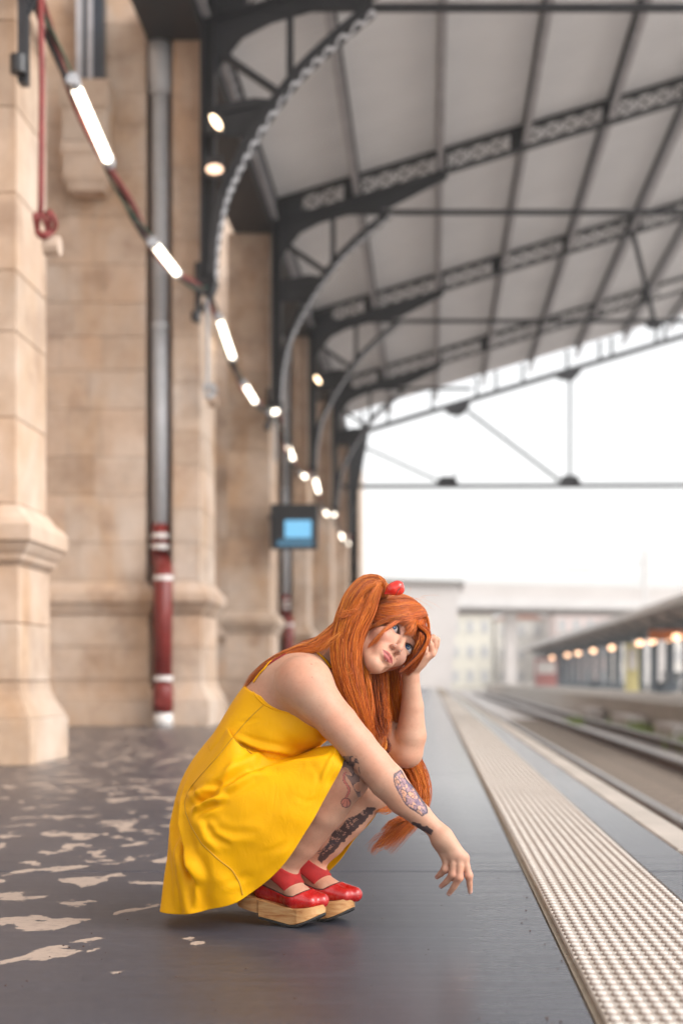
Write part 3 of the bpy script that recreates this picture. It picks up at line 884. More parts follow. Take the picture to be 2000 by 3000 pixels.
MB().box(11.805, 11.9, 22, 125, CZ-0.10, CZ+0.14).build('fascia', M['canopy_edge'], cn)
MB().box(9.73, 9.97, 22, 125, CZ-0.44, CZ-0.26).build('spine_beam', M['column_blue'], cn)
colm = MB().loft_rect(-0.17, 0.17, -0.17, 0.17, [(0, 0.06), (0.35, 0.06), (0.4, 0.0), (2.4, 0.0), (2.63, 0.06)]).mesh('column'); colm.materials.append(M['column_blue'])
brm = MB().bar((-1.5, 0, 2.88), (-0.1, 0, 2.40), 0.10, 0.10).bar((1.5, 0, 2.88), (0.1, 0, 2.40), 0.10, 0.10).mesh('bracket'); brm.materials.append(M['column_blue'])
y = 26.0
while y < 122:
    link('column', colm, None, cn, (9.85, y, 0)); link('bracket', brm, None, cn, (9.85, y, 0)); y += 4.1
shift_to_root(cn)
# lamps under the canopy
lampy = [52.2, 53.9, 57.9, 61.4, 71.0, 79.0, 87.2, 94.0, 106.0]
for k, y in enumerate(lampy):
    l = empty('canopy_lamp', (9.0, y, 2.14))
    tag(l, f'warm round lamp hanging under the far canopy, {ordw[k] if k < 9 else "tenth"} along it', 'lamp', 'lamps under the far canopy')
    vs = []; fs = []
    mbx = MB().tube([(0,0,-0.14),(0,0,-0.10),(0,0,0.0),(0,0,0.08)], [0.03,0.12,0.17,0.10], 12)
    mbx.build('globe', M['lamp_orange2'] if 'lamp_orange2' in M else M['lamp_orange'], l, smooth=True)
    MB().tube([(0,0,0.082),(0,0,0.80)], 0.015, 6).build('stem', M['black'], l)
# things standing on the far platform
def cabinet(x, y, w, d, hh, mat, name, label, cat):
    c = empty(name, (x, y, 0)); tag(c, label, cat)
    MB().loft_rect(-w/2, w/2, -d/2, d/2, [(0, 0.02), (0.12, 0.02), (0.13, 0), (hh-0.1, 0), (hh-0.08, 0.03), (hh, 0.03)]).build('body', mat, c)
    MB().box(-w/2+0.1, w/2-0.1, -d/2-0.03, -d/2-0.003, hh*0.45, hh-0.25).build('front_panel', M['white_paint'], c)
cabinet(8.7, 108, 1.6, 1.0, 2.1, M['red_panel'], 'ticket_kiosk', 'small dark red kiosk under the far canopy', 'kiosk')
cabinet(9.3, 66, 0.6, 0.4, 2.2, M['yellow_sign'], 'information_board', 'pale yellow information board between canopy columns', 'board')
sg = empty('hanging_sign', (9.0, 53.0, 2.30)); tag(sg, 'orange sign hanging under the canopy at the right edge', 'sign')
MB().box(-0.9, 0.9, -0.05, 0.05, -0.28, 0.1).build('sign_board', M['orange_sign'], sg)
MB().tube([(-0.7,0,0.1),(-0.7,0,0.72)], 0.02, 6).build('hanger', M['black'], sg); MB().tube([(0.7,0,0.1),(0.7,0,0.72)], 0.02, 6).build('hanger', M['black'], sg)
for k, (y, x) in enumerate(((50, 11.3), (57, 9.2), (66, 11.2), (82, 9.4))):
    bn = empty('bench', (x, y, 0)); tag(bn, f'blue grey platform bench under the far canopy, {ordw[k]} one along', 'bench', 'benches on the far platform')
    MB().box(-0.22, 0.22, -0.8, 0.8, 0.42, 0.47).build('seat', M['column_blue'], bn)
    MB().box(0.20, 0.25, -0.8, 0.8, 0.5, 0.9).build('backrest', M['column_blue'], bn)
    for s in (-0.6, 0.6): MB().box(-0.18, 0.2, s-0.03, s+0.03, 0, 0.42).build('leg', M['column_blue'], bn)

# ------------------------------------------------------------------ overpass, mast and town behind
br = empty('overpass', (-6, 150, 0)); tag(br, 'pale concrete road overpass crossing behind the station', 'bridge')
BY = 150.0
def bz(u, v): p = px(u, v, BY); return p.x, p.z
x0, za = bz(1040, 1697); x1, zb = bz(2100, 1724)
x0b, zc = bz(1040, 1745); x1b, zd = bz(2100, 1762)
x0c, ze = bz(1040, 1775); x1c, zf = bz(2100, 1790)
MB().prism([(x0, zc), (x1, zd), (x1, zb), (x0, za)], 'y', BY, BY+0.6).build('parapet', M['bridge'], br)
MB().prism([(x0, zc-0.01), (x1, zd-0.01), (x1, zf), (x0, ze)], 'y', BY-0.5, BY+9).build('girder', M['canopy_edge'], br)
MB().prism([(x0, ze-0.01), (x1, zf-0.01), (x1, zf-0.35), (x0, ze-0.35)], 'y', BY+0.5, BY+8).build('girder_flange', M['canopy'], br)
for u in (1500, 1950):
    p = px(u, 1900, BY)
    MB().box(p.x-0.6, p.x+0.6, BY+2, BY+6, -0.8, ze-0.36).build('bridge_pier', M['bridge'], br)
shift_to_root(br)
ab = empty('abutment_house', (-4, 120, 0)); tag(ab, 'pale pink block standing where the overpass meets the station', 'building')
p0 = px(1115, 1985, 120); p1 = px(1345, 1985, 120)
MB().prism([(p0.x-6, -0.8), (p1.x-0.75, -0.8), (p1.x, 7.9), (p1.x, 8.55), (p0.x-6, 8.9)], 'y', 120, 130).build('wall', M['plaster_pink2'] if 'plaster_pink2' in M else M['bridge'], ab)
MB().prism([(p0.x-6, 8.75), (p1.x+0.4, 8.45), (p1.x+0.4, 8.75), (p0.x-6, 9.1)], 'y', 119.5, 130.5).build('roof', M['canopy'], ab)
shift_to_root(ab)
mast = empty('catenary_mast', tuple(px(1888, 1985, 92))); mast.location.z = -0.8
tag(mast, 'pale lattice mast rising beside the overpass', 'mast')
MB().box(-0.16, 0.16, -0.16, 0.16, 0, 9.6).build('pole', M['canopy_edge'], mast)
MB().bar((0, 0, 8.9), (-7.0, 0, 8.2), 0.12, 0.12).build('cantilever', M['canopy_edge'], mast)
MB().bar((0, 0, 7.6), (-5.0, 0, 8.35), 0.08, 0.08).build('stay', M['canopy_edge'], mast)

def house(u0, u1, vtop, Y, mat, label, nfl, ncol, roofc='roof_tile', depth=12):
    a = px(u0, vtop, Y); b_ = px(u1, vtop, Y)
    hm = empty('town_house', (a.x, Y, -0.8)); tag(hm, label, 'building', 'town houses beyond the tracks')
    w = b_.x-a.x; hgt = a.z+0.8
    MB().box(0, w, 0, depth, 0, hgt).build('wall', mat, hm)
    MB().prism([(-0.4, hgt+0.01), (w+0.4, hgt+0.01), (w*0.5, hgt+1.2)], 'y', -0.4, depth+0.4).build('roof', M[roofc], hm)
    for i in range(nfl):
        for j in range(ncol):
            zc_ = hgt*(i+0.5)/nfl; xc = w*(j+0.5)/ncol
            wv = MB().box(xc-0.5, xc+0.5, -0.06, -0.005, zc_-0.75, zc_+0.75).build('window', M['far_glass'], hm)
            MB().box(xc-0.62, xc+0.62, -0.14, -0.008, zc_-0.86, zc_-0.77).build('window_sill', M['plaster_white'], wv)
house(1270, 1440, 1800, 185, M['plaster_cream'], 'cream town house seen under the overpass', 3, 4)
house(1450, 1600, 1815, 190, M['plaster_white'], 'white town house in the middle beyond the tracks', 3, 3)
house(1625, 1790, 1795, 178, M['plaster_pink'], 'pink town house beside the mast', 3, 4)
house(1800, 2050, 1760, 195, M['plaster_white'], 'wide white town house behind the canopy', 4, 6)
house(1080, 1250, 1850, 200, M['plaster_white'], 'low white town house at the end of the platform', 2, 4)


# ------------------------------------------------------------------ thin bright air
hz_o = MB().box(-60, 90, -8, 215, -2.0, 16.0).build('haze', None)
hm, hnt, hb = new_mat('thin_haze')
hnt.nodes.remove(hb)
hv = hnt.nodes.new('ShaderNodeVolumePrincipled')
hv.inputs['Color'].default_value = (0.98, 0.97, 0.96, 1)
hv.inputs['Density'].default_value = 0.0012
hnt.links.new(hv.outputs[0], hnt.nodes['Material Output'].inputs['Volume'])
hz_o.data.materials.append(hm)
tag(hz_o, 'thin pale haze filling the air', 'haze', kind='stuff')

# ------------------------------------------------------------------ the crouching person
from mathutils.bvhtree import BVHTree
PD = 3.675                                    # depth of the body's middle plane
def B(u, v, y=0.0):
    return np.array(px(u, v, PD + y), dtype=np.float64)
PXM = PD / F_PX                               # metres per photograph pixel there

class Field:
    """signed distance samples on a regular grid; primitives only touch their own window"""
    def __init__(s, lo, hi, h, origin=None):
        s.h = h
        o = np.array(origin if origin is not None else lo, float)
        s.i0 = np.floor((np.array(lo) - o) / h).astype(int)
        n = np.ceil((np.array(hi) - np.array(lo)) / h).astype(int) + 2
        s.o = o; s.n = n
        s.a = np.full(tuple(n), 0.2, np.float32)
        s.ax = [((np.arange(n[k]) + s.i0[k]) * h + o[k]).astype(np.float32) for k in range(3)]
    def win(s, lo, hi):
        sl = []
        for k in range(3):
            a = int(np.searchsorted(s.ax[k], lo[k])); b = int(np.searchsorted(s.ax[k], hi[k]))
            sl.append(slice(a, b))
        return tuple(sl)
    def xyz(s, w):
        return (s.ax[0][w[0]][:, None, None], s.ax[1][w[1]][None, :, None], s.ax[2][w[2]][None, None, :])
    def put(s, w, d, k, sub=False):
        f = s.a[w]
        if sub:
            d = -d
            if k > 0:
                hh = np.maximum(k - np.abs(f - d), 0) / k
                s.a[w] = np.maximum(f, d) + hh*hh*k*0.25
            else:
                s.a[w] = np.maximum(f, d)
        else:
            if k > 0:
                hh = np.maximum(k - np.abs(f - d), 0) / k
                s.a[w] = np.minimum(f, d) - hh*hh*k*0.25
            else:
                s.a[w] = np.minimum(f, d)
    def cap(s, a, b, ra, rb, k=0.01, flat=None, sub=False):
        a = np.array(a, float); b = np.array(b, float)
        m = max(ra, rb) + k + 0.012
        w = s.win(np.minimum(a, b) - m, np.maximum(a, b) + m)
        X, Y, Z = s.xyz(w)
        ab = b - a; L2 = float(ab @ ab)
        t = np.clip(((X-a[0])*ab[0] + (Y-a[1])*ab[1] + (Z-a[2])*ab[2]) / L2, 0, 1).astype(np.float32)
        dx = X - a[0] - t*ab[0]; dy = Y - a[1] - t*ab[1]; dz = Z - a[2] - t*ab[2]
        q = dx*dx + dy*dy + dz*dz
        if flat is not None:
            n, f = flat; n = np.array(n, float); n /= np.linalg.norm(n)
            dn = dx*n[0] + dy*n[1] + dz*n[2]
            q = q + dn*dn*(1/f**2 - 1)
        s.put(w, np.sqrt(q) - (ra + (rb-ra)*t), k, sub)
    def chain(s, pts, rs, k=0.01, flat=None):
        for i in range(len(pts)-1):
            s.cap(pts[i], pts[i+1], rs[i], rs[i+1], min(k*0.3, 0.006), flat)
    def ell(s, c, r, axes=None, k=0.01, sub=False):
        c = np.array(c, float); r = np.array(r, float)
        A = np.eye(3) if axes is None else np.array(axes, float)
        ext = np.sqrt(((A * r[:, None])**2).sum(0)) + k + 0.012
        w = s.win(c-ext, c+ext)
        X, Y, Z = s.xyz(w); X = X-c[0]; Y = Y-c[1]; Z = Z-c[2]
        k0 = 0; k1 = 0
        for j in range(3):
            q = (X*A[j, 0] + Y*A[j, 1] + Z*A[j, 2]).astype(np.float32)
            k0 = k0 + (q/r[j])**2; k1 = k1 + (q/r[j]**2)**2
        k0 = np.sqrt(k0); k1 = np.sqrt(k1) + 1e-9
        s.put(w, k0*(k0-1)/k1, k, sub)
    def merge(s, g, k):
        d = g.i0 - s.i0
        w = tuple(slice(max(d[j], 0), min(d[j]+g.n[j], s.n[j])) for j in range(3))
        v = tuple(slice(w[j].start-d[j], w[j].stop-d[j]) for j in range(3))
        s.put(w, g.a[v], k)
    def mesh(s, smooth=1):
        return surface_nets(s.a, s.ax, s.h, smooth)

def surface_nets(a, ax, h, smooth=1):
    ins = a < 0
    n = np.array(a.shape)
    c = np.zeros(n-1, np.uint8)
    for i in (0, 1):
        for j in (0, 1):
            for k in (0, 1):
                c += ins[i:n[0]-1+i, j:n[1]-1+j, k:n[2]-1+k]
    act = np.argwhere((c > 0) & (c < 8))
    del c
    idx = np.full(tuple(n-1), -1, np.int32)
    idx[act[:, 0], act[:, 1], act[:, 2]] = np.arange(len(act))
    val = {}
    for i in (0, 1):
        for j in (0, 1):
            for k in (0, 1):
                val[i, j, k] = a[act[:, 0]+i, act[:, 1]+j, act[:, 2]+k].astype(np.float64)
    acc = np.zeros((len(act), 3)); cnt = np.zeros(len(act))
    for p in val:
        for axn in range(3):
            if p[axn] == 0:
                q = list(p); q[axn] = 1; q = tuple(q)
                m = (val[p] < 0) != (val[q] < 0)
                t = val[p] / (val[p]-val[q] + 1e-20)
                pt = np.array(p, float)[None, :].repeat(len(act), 0); pt[:, axn] += t
                acc[m] += pt[m]; cnt[m] += 1
    P = (acc / cnt[:, None] + act) * h + np.array([ax[0][0], ax[1][0], ax[2][0]])
    quads = []
    for axn in range(3):
        sl0 = [slice(None)]*3; sl1 = [slice(None)]*3
        sl0[axn] = slice(0, -1); sl1[axn] = slice(1, None)
        A0 = ins[tuple(sl0)]; A1 = ins[tuple(sl1)]
        b, cc = [(1, 2), (2, 0), (0, 1)][axn]
        for flip, msk in ((False, A0 & ~A1), (True, ~A0 & A1)):
            e = np.argwhere(msk)
            e = e[(e[:, b] > 0) & (e[:, cc] > 0) & (e[:, b] < n[b]-1) & (e[:, cc] < n[cc]-1)]
            def cell(db, dc):
                q = e.copy(); q[:, b] += db; q[:, cc] += dc
                return idx[q[:, 0], q[:, 1], q[:, 2]]
            Q = np.stack([cell(-1, -1), cell(0, -1), cell(0, 0), cell(-1, 0)], 1)
            if flip: Q = Q[:, ::-1]
            quads.append(Q)
    Q = np.concatenate(quads)
    Q = Q[(Q >= 0).all(1)]
    # light Laplacian smoothing against grid ripple
    for _ in range(smooth):
        for lam in (0.5, -0.51):
            sm = np.zeros_like(P); ct = np.zeros(len(P))
            for i in range(4):
                x, y = Q[:, i], Q[:, (i+1) % 4]
                for d in range(3):
                    sm[:, d] += np.bincount(x, P[y, d], len(P)) + np.bincount(y, P[x, d], len(P))
                ct += np.bincount(x, minlength=len(P)) + np.bincount(y, minlength=len(P))
            P = P + lam*(sm/np.maximum(ct, 1)[:, None] - P)
    return P, Q

def mesh_np(name, P, Q, smooth=True):
    me = bpy.data.meshes.new(name)
    Q = np.asarray(Q)
    me.vertices.add(len(P)); me.vertices.foreach_set('co', np.asarray(P, np.float32).ravel())
    k = Q.shape[1]
    me.loops.add(Q.size); me.loops.foreach_set('vertex_index', Q.astype(np.int32).ravel())
    me.polygons.add(len(Q))
    me.polygons.foreach_set('loop_start', np.arange(0, Q.size, k, dtype=np.int32))
    me.update(calc_edges=True); me.validate()
    if smooth: me.shade_smooth()
    return me

def to_px(P):
    P = np.asarray(P)
    return VPX + F_PX*P[:, 0]/P[:, 1], VPY - F_PX*(P[:, 2]-CAM_H)/P[:, 1]

# ---- frames
H15 = R(15)
hd = np.array([math.cos(H15), -math.sin(H15), 0]); LAT = np.array([math.sin(H15), math.cos(H15), 0]); ZZ = np.array([0, 0, 1.0])
TA = 0.63*hd + 0.777*ZZ; TA /= np.linalg.norm(TA)          # along the spine, upwards
TF = 0.777*hd - 0.63*ZZ; TF /= np.linalg.norm(TF)          # out of the chest
TOR = np.array([TF, LAT, TA])
# head: x her left, y out of the face, z up
hx = np.array([0.515, 0.39, -0.764]); hx /= np.linalg.norm(hx)
hz = np.array([0.534, 0.55, 0.642]); hz -= hx*(hx@hz); hz /= np.linalg.norm(hz)
hy = -np.cross(hx, hz); hy /= np.linalg.norm(hy)
if hy[1] > 0: hy = -hy
HEAD = np.array([hx, hy, hz])
HS = 1.07
HO = B(1170, 1872, -0.03)
def HL(x, y, z): return HO + HS*(x*hx + y*hy + z*hz)

H_ = 0.0021
lo = np.array([B(520, 2760, -0.33)[0], PD-0.30, -0.01]); hi = np.array([0.165, PD+0.33, 0.90])
body = Field(lo, hi, H_)
def sub(lo_, hi_):
    return Field(np.array(lo_), np.array(hi_), H_, origin=lo)
def bounds(pts, m):
    p = np.array(pts); return p.min(0)-m, p.max(0)+m

# torso
def torso(F, grow=0.0, k=0.05):
    if grow == 0: F.ell(B(640, 2390, 0.05), np.array([0.09, 0.13, 0.11]), TOR, k)
    F.ell(B(729, 2178, 0.014), np.array([0.076, 0.136, 0.12])+grow, TOR, k)
    F.ell(B(690, 2270, 0.025), np.array([0.075, 0.125, 0.10])+grow, TOR, k)
    F.ell(B(817, 2078, 0.02), np.array([0.098, 0.142, 0.125])+grow, TOR, k)
    F.ell(B(874, 1990, 0.02), np.array([0.072, 0.132, 0.088])+grow, TOR, k)
    if grow > 0: F.ell(B(850, 2155, 0.0), np.array([0.072, 0.140, 0.115]), TOR, k)
    F.ell(B(905, 2120, -0.075), np.array([0.056, 0.056, 0.056])+grow, TOR, 0.03)
    F.ell(B(948, 2095, 0.075), np.array([0.056, 0.056, 0.056])+grow, TOR, 0.03)
torso(body)
NB = B(915, 1960, 0.035)
SR = B(893, 2003, -0.128); SL = B(1005, 2045, 0.175)
body.cap(NB, SR, 0.050, 0.052, 0.05); body.cap(NB, SL, 0.050, 0.052, 0.05)
body.cap(B(850, 2020, -0.07), SR, 0.06, 0.058, 0.05)         # shoulder blade
body.cap(NB, HL(0, -0.085, -0.05), 0.056, 0.050, 0.03)        # neck
body.cap(HL(0.0, -0.052, -0.105), B(985, 2030, 0.02), 0.022, 0.02, 0.03)

# head
def hell(c, r, k, sub_=False): body.ell(HL(*c), np.array(r)*HS, HEAD, k, sub_)
def hcap(a, b, ra, rb, k, sub_=False): body.cap(HL(*a), HL(*b), ra*HS, rb*HS, k, None, sub_)
hell((0, -0.088, 0.034), (0.072, 0.094, 0.083), 0.02)
hell((0, -0.040, -0.020), (0.053, 0.055, 0.064), 0.018)
hell((-0.002, -0.040, -0.060), (0.037, 0.046, 0.038), 0.018)
hcap((0.041, -0.062, -0.048), (0.006, -0.012, -0.096), 0.013, 0.012, 0.018)
hcap((-0.046, -0.062, -0.050), (-0.011, -0.012, -0.097), 0.014, 0.0125, 0.018)
hell((-0.002, -0.004, -0.0985), (0.019, 0.016, 0.0145), 0.016)
hell((0.031, -0.012, -0.028), (0.022, 0.024, 0.021), 0.014)
hell((-0.032, -0.012, -0.029), (0.023, 0.025, 0.022), 0.014)
hell((0, -0.004, 0.028), (0.050, 0.024, 0.026), 0.016)
hell((0, 0.001, -0.066), (0.030, 0.016, 0.021), 0.016)        # muzzle
for sx in (1, -1):
    hell((sx*0.0315, 0.026, -0.001), (0.019, 0.0165, 0.0125), 0.010, True)   # socket
    hell((sx*0.0315, -0.0035, -0.0005), (0.0156, 0.0154, 0.0148), 0.004)       # lids over the eyeball
hcap((0, 0.012, 0.004), (0, 0.030, -0.034), 0.0065, 0.0080, 0.010)
hell((0, 0.0305, -0.0395), (0.0092, 0.0090, 0.0085), 0.005)
for sx in (1, -1):
    hell((sx*0.0105, 0.0215, -0.0430), (0.0068, 0.0095, 0.0062), 0.0045)
hcap((0, 0.027, -0.046), (0, 0.018, -0.054), 0.0042, 0.004, 0.006)
for sx in (1, -1):
    hell((sx*0.0062, 0.0250, -0.0500), (0.0036, 0.0055, 0.0042), 0.002, True)
# lips
for sx in (1, -1):
    hcap((sx*0.0045, 0.0172, -0.0645), (sx*0.0215, 0.0100, -0.0676), 0.0046, 0.0024, 0.004)
hcap((0, 0.0160, -0.0752), (-0.015, 0.0115, -0.0742), 0.0058, 0.0042, 0.005)
hcap((0, 0.0160, -0.0752), (0.015, 0.0115, -0.0742), 0.0058, 0.0042, 0.005)
hcap((-0.021, 0.0150, -0.0684), (0.0, 0.0225, -0.0697), 0.0011, 0.0015, 0.002, True)
hcap((0.021, 0.0150, -0.0684), (0.0, 0.0225, -0.0697), 0.0011, 0.0015, 0.002, True)
hell((0, 0.0150, -0.0865), (0.014, 0.006, 0.004), 0.006, True)
# almond openings of the eyes
def almond(sx):
    c = HL(sx*0.0315, 0.012, 0); m = 0.03
    w = body.win(c-m, c+m); X, Y, Z = body.xyz(w)
    q = [((X-HO[0])*HEAD[j, 0] + (Y-HO[1])*HEAD[j, 1] + (Z-HO[2])*HEAD[j, 2])/HS for j in range(3)]
    x = (q[0]*sx - 0.0315); z = q[2] - 0.0006 - 0.06*x
    def arc(hw, hh, sgn):
        Rr = (hw*hw+hh*hh)/(2*hh); return np.sqrt(x*x + (z*sgn + (Rr-hh))**2) - Rr
    d = np.maximum(np.maximum(arc(0.0166, 0.0085, 1), arc(0.0166, 0.0064, -1)), 0.004-q[1])*HS
    body.put(w, d.astype(np.float32), 0.0015, True)
almond(1); almond(-1)

# near (right) arm
def arm(path, rs, k=0.02, ext=[]):
    l_, h_ = bounds(list(path)+list(ext), 0.08); g = sub(l_, h_)
    g.chain(path, rs, k)
    return g
pa = [B(893, 2003, -0.140), B(940, 2062, -0.155), B(990, 2118, -0.163), B(1045, 2182, -0.168), B(1090, 2236, -0.165)]
g = arm(pa, [0.056, 0.052, 0.048, 0.0445, 0.0435], ext=[B(1279, 2433, -0.137)])
g.chain([B(1090, 2236, -0.165), B(1133, 2287, -0.162), B(1180, 2343, -0.155), B(1230, 2389, -0.145), B(1279, 2433, -0.137)], [0.0435, 0.0450, 0.038, 0.0285, 0.0215], 0.02)
body.merge(g, 0.03)

# near hand: back of the hand to the camera, fingers hanging
l_, h_ = bounds([B(1250, 2400, -0.2), B(1400, 2650, -0.05)], 0.02); g = sub(l_, h_)
def Z6(x, y, d): return B(1150+x*0.1722, 2400+y*0.1722, d)
g.cap(Z6(750, 190, -0.137), Z6(820, 330, -0.141), 0.0205, 0.0215, 0.01)
kn = [Z6(915, 640, -0.136), Z6(1020, 620, -0.146), Z6(1120, 625, -0.148), Z6(1205, 660, -0.142)]
for q, w0 in zip(kn, (Z6(780, 330, -0.136), Z6(815, 310, -0.142), Z6(845, 290, -0.144), Z6(880, 270, -0.142))):
    g.cap(w0, q, 0.0185, 0.0112, 0.014)
g.cap(Z6(800, 400, -0.125), Z6(880, 590, -0.118), 0.017, 0.013, 0.016)     # heel of the palm
g.cap(Z6(960, 480, -0.120), Z6(1090, 620, -0.122), 0.015, 0.013, 0.016)
fing = [([kn[0], Z6(912, 730, -0.140), Z6(890, 850, -0.141), Z6(815, 930, -0.130), Z6(752, 985, -0.121)], [0.0102, 0.0097, 0.0093, 0.0080, 0.0060]),
        ([kn[1], Z6(1032, 760, -0.151), Z6(1018, 940, -0.152), Z6(915, 1060, -0.138), Z6(822, 1142, -0.126)], [0.0106, 0.0098, 0.0092, 0.0079, 0.0060]),
        ([kn[2], Z6(1138, 790, -0.153), Z6(1128, 995, -0.155), Z6(1040, 1150, -0.143), Z6(955, 1268, -0.131)], [0.0108, 0.0100, 0.0095, 0.0082, 0.0062]),
        ([kn[3], Z6(1250, 800, -0.147), Z6(1292, 960, -0.149), Z6(1305, 1100, -0.142), Z6(1316, 1238, -0.135)], [0.0106, 0.0098, 0.0090, 0.0078, 0.0058])]
for pts, rs in fing:
    gf = sub(*bounds(pts, 0.03)); gf.chain(pts, rs, 0.004)
    gf.ell(pts[2], (0.0100, 0.0100, 0.0100), None, 0.006)
    g.merge(gf, 0.0035)
    g.ell(pts[0], (0.0122, 0.0122, 0.0118), None, 0.012)
th = [Z6(900, 430, -0.112), Z6(985, 640, -0.098), Z6(1020, 850, -0.095), Z6(1010, 1010, -0.102)]
gf = sub(*bounds(th, 0.04)); gf.chain(th, [0.0135, 0.0120, 0.0102, 0.0075], 0.006); g.merge(gf, 0.006)
body.merge(g, 0.010)
NAILS = [(fing[0][0][4], fing[0][0][3]), (fing[1][0][4], fing[1][0][3]), (fing[2][0][4], fing[2][0][3]), (fing[3][0][4], fing[3][0][3])]

# far (left) arm, forearm upright, fist against the temple
pa = [SL, B(1080, 2105, 0.165), B(1140, 2165, 0.135), B(1190, 2203, 0.105)]
g = arm(pa, [0.058, 0.051, 0.0465, 0.043], ext=[B(1205, 1950, 0.056)])
g.chain([B(1193, 2203, 0.103), B(1203, 2155, 0.095), B(1207, 2070, 0.08), B(1203, 1985, 0.06), B(1205, 1962, 0.056)], [0.041, 0.0405, 0.0295, 0.0215, 0.021], 0.02)
body.merge(g, 0.025)
l_, h_ = bounds([B(1180, 1990, 0.0), B(1300, 1840, 0.14)], 0.02); g = sub(l_, h_)
def Z5(x, y, d): return B(1180+x*0.0893, 1820+y*0.0893, d)
g.cap(Z5(270, 1600, 0.056), Z5(480, 1330, 0.050), 0.0205, 0.0225, 0.012)
k5 = [Z5(930, 1060, 0.036), Z5(960, 1000, 0.056), Z5(980, 960, 0.076), Z5(970, 960, 0.094)]
for q, w0 in zip(k5, (Z5(420, 1330, 0.044), Z5(440, 1320, 0.052), Z5(450, 1310, 0.062), Z5(450, 1300, 0.070))):
    g.cap(w0, q, 0.0185, 0.0120, 0.012)
g.cap(Z5(330, 1400, 0.036), Z5(640, 1110, 0.022), 0.0165, 0.0125, 0.014)       # thumb mound
f5 = [([k5[0], Z5(890, 780, 0.026), Z5(820, 655, 0.022), Z5(640, 830, 0.028), Z5(560, 960, 0.034)], [0.0105, 0.0096, 0.0090, 0.0080, 0.0068]),
      ([k5[1], Z5(1010, 720, 0.046), Z5(990, 545, 0.042), Z5(800, 590, 0.034), Z5(660, 720, 0.034)], [0.0108, 0.0098, 0.0094, 0.0082, 0.0070]),
      ([k5[2], Z5(1080, 780, 0.070), Z5(1110, 610, 0.068), Z5(930, 560, 0.055), Z5(780, 640, 0.050)], [0.0104, 0.0094, 0.0088, 0.0080, 0.0068]),
      ([k5[3], Z5(1060, 820, 0.092), Z5(1090, 690, 0.092), Z5(950, 640, 0.080), Z5(830, 700, 0.070)], [0.0095, 0.0086, 0.0080, 0.0070, 0.0060]),
      ([Z5(560, 1160, 0.018), Z5(690, 1000, 0.010), Z5(720, 880, 0.012), Z5(690, 790, 0.018)], [0.0120, 0.0105, 0.0092, 0.0072])]
for pts, rs in f5:
    gf = sub(*bounds(pts, 0.03)); gf.chain(pts, rs, 0.004); g.merge(gf, 0.003)
body.merge(g, 0.006)

# legs
def leg(hip, th_, knee, calf, shin, ank, r, foot):
    l_, h_ = bounds([hip, knee, ank], 0.13); l_[2] = max(l_[2], 0.0); g = sub(l_, h_)
    g.chain([hip, th_, knee], r[:3], 0.03)
    g.ell(knee, (r[3],)*3, None, 0.02)
    g.chain([knee, calf, shin, ank], [r[2]*0.96, r[4], r[5], r[6]], 0.02)
    g.merge(foot, 0.02)
    return g
YAW = R(20)
def make_foot(ank, ball, toe):
    l_, h_ = bounds([ank, ball, toe], 0.09); l_[2] = 0.0; g = sub(l_, h_)
    d = toe-ball; d[2] = 0; d /= np.linalg.norm(d); sd_ = np.array([-d[1], d[0], 0])
    heel = ank - d*0.035; heel[2] = ank[2]-0.045
    g.cap(ank, ball + ZZ*0.004, 0.036, 0.024, 0.03, flat=(sd_, 1.25))
    g.cap(heel, ball, 0.030, 0.024, 0.02)
    g.cap(ball + sd_*0.016, toe + sd_*0.010, 0.023, 0.015, 0.015)
    g.cap(ball - sd_*0.018, toe - sd_*0.016 - d*0.018, 0.022, 0.013, 0.015)
    return g
ankR = B(816, 2552, -0.030); ballR = B(874, 2628, -0.062); toeR = B(936, 2640, -0.085)
ankL = B(894, 2540, 0.058); ballL = B(960, 2607, 0.026); toeL = B(1035, 2622, 0.000)
footR = make_foot(ankR, ballR, toeR); footL = make_foot(ankL, ballL, toeL)
kR = B(1008, 2272, -0.105); kL = B(1080, 2305, 0.030)
g = leg(B(640, 2400, -0.035), B(810, 2335, -0.085), kR, B(943, 2368, -0.082), B(880, 2462, -0.055), ankR, [0.104, 0.088, 0.064, 0.061, 0.061, 0.050, 0.036], footR)
legR = g; body.merge(g, 0.004)
g = leg(B(680, 2400, 0.13), B(880, 2355, 0.095), kL, B(1010, 2390, 0.045), B(955, 2460, 0.052), ankL, [0.104, 0.088, 0.064, 0.061, 0.059, 0.050, 0.036], footL)
legL = g; body.merge(g, 0.004)

P, Q = body.mesh(2)
body_P, body_Q = P, Q
# ---- skin colour: real colours of skin, lips, ink, nails
col = np.empty((len(P), 3)); col[:] = (0.51, 0.295, 0.205)
U, V = to_px(P)
q = ((P-HO)@HEAD.T)/HS
x, yv, z = q[:, 0], q[:, 1], q[:, 2]
inhead = (np.abs(x) < 0.09) & (yv > -0.03) & (z > -0.13) & (z < 0.08)
def blend(mask, c, amt):
    global col
    a = (mask*amt)[:, None]
    col = col*(1-a) + np.array(c)[None, :]*a
def gauss(d2, s): return np.exp(-d2/(2*s*s))
# lips
zl = z + 0.0698 - 0.0014*(np.abs(x)/0.021)**2
ul = (yv > 0.002) & inhead
up_h = 0.0088*np.clip(1-(np.abs(x)/0.0225)**2, 0, 1) - 0.0016*gauss(x**2, 0.003)
lo_h = 0.0115*np.clip(1-(np.abs(x)/0.0215)**2, 0, 1)
lip = ul & (np.abs(x) < 0.0225) & (zl < up_h) & (zl > -lo_h)
blend(lip.astype(float), (0.36, 0.085, 0.085), 0.9)
blend((ul & (np.abs(zl) < 0.0012) & (np.abs(x) < 0.022)).astype(float), (0.13, 0.02, 0.02), 0.8)
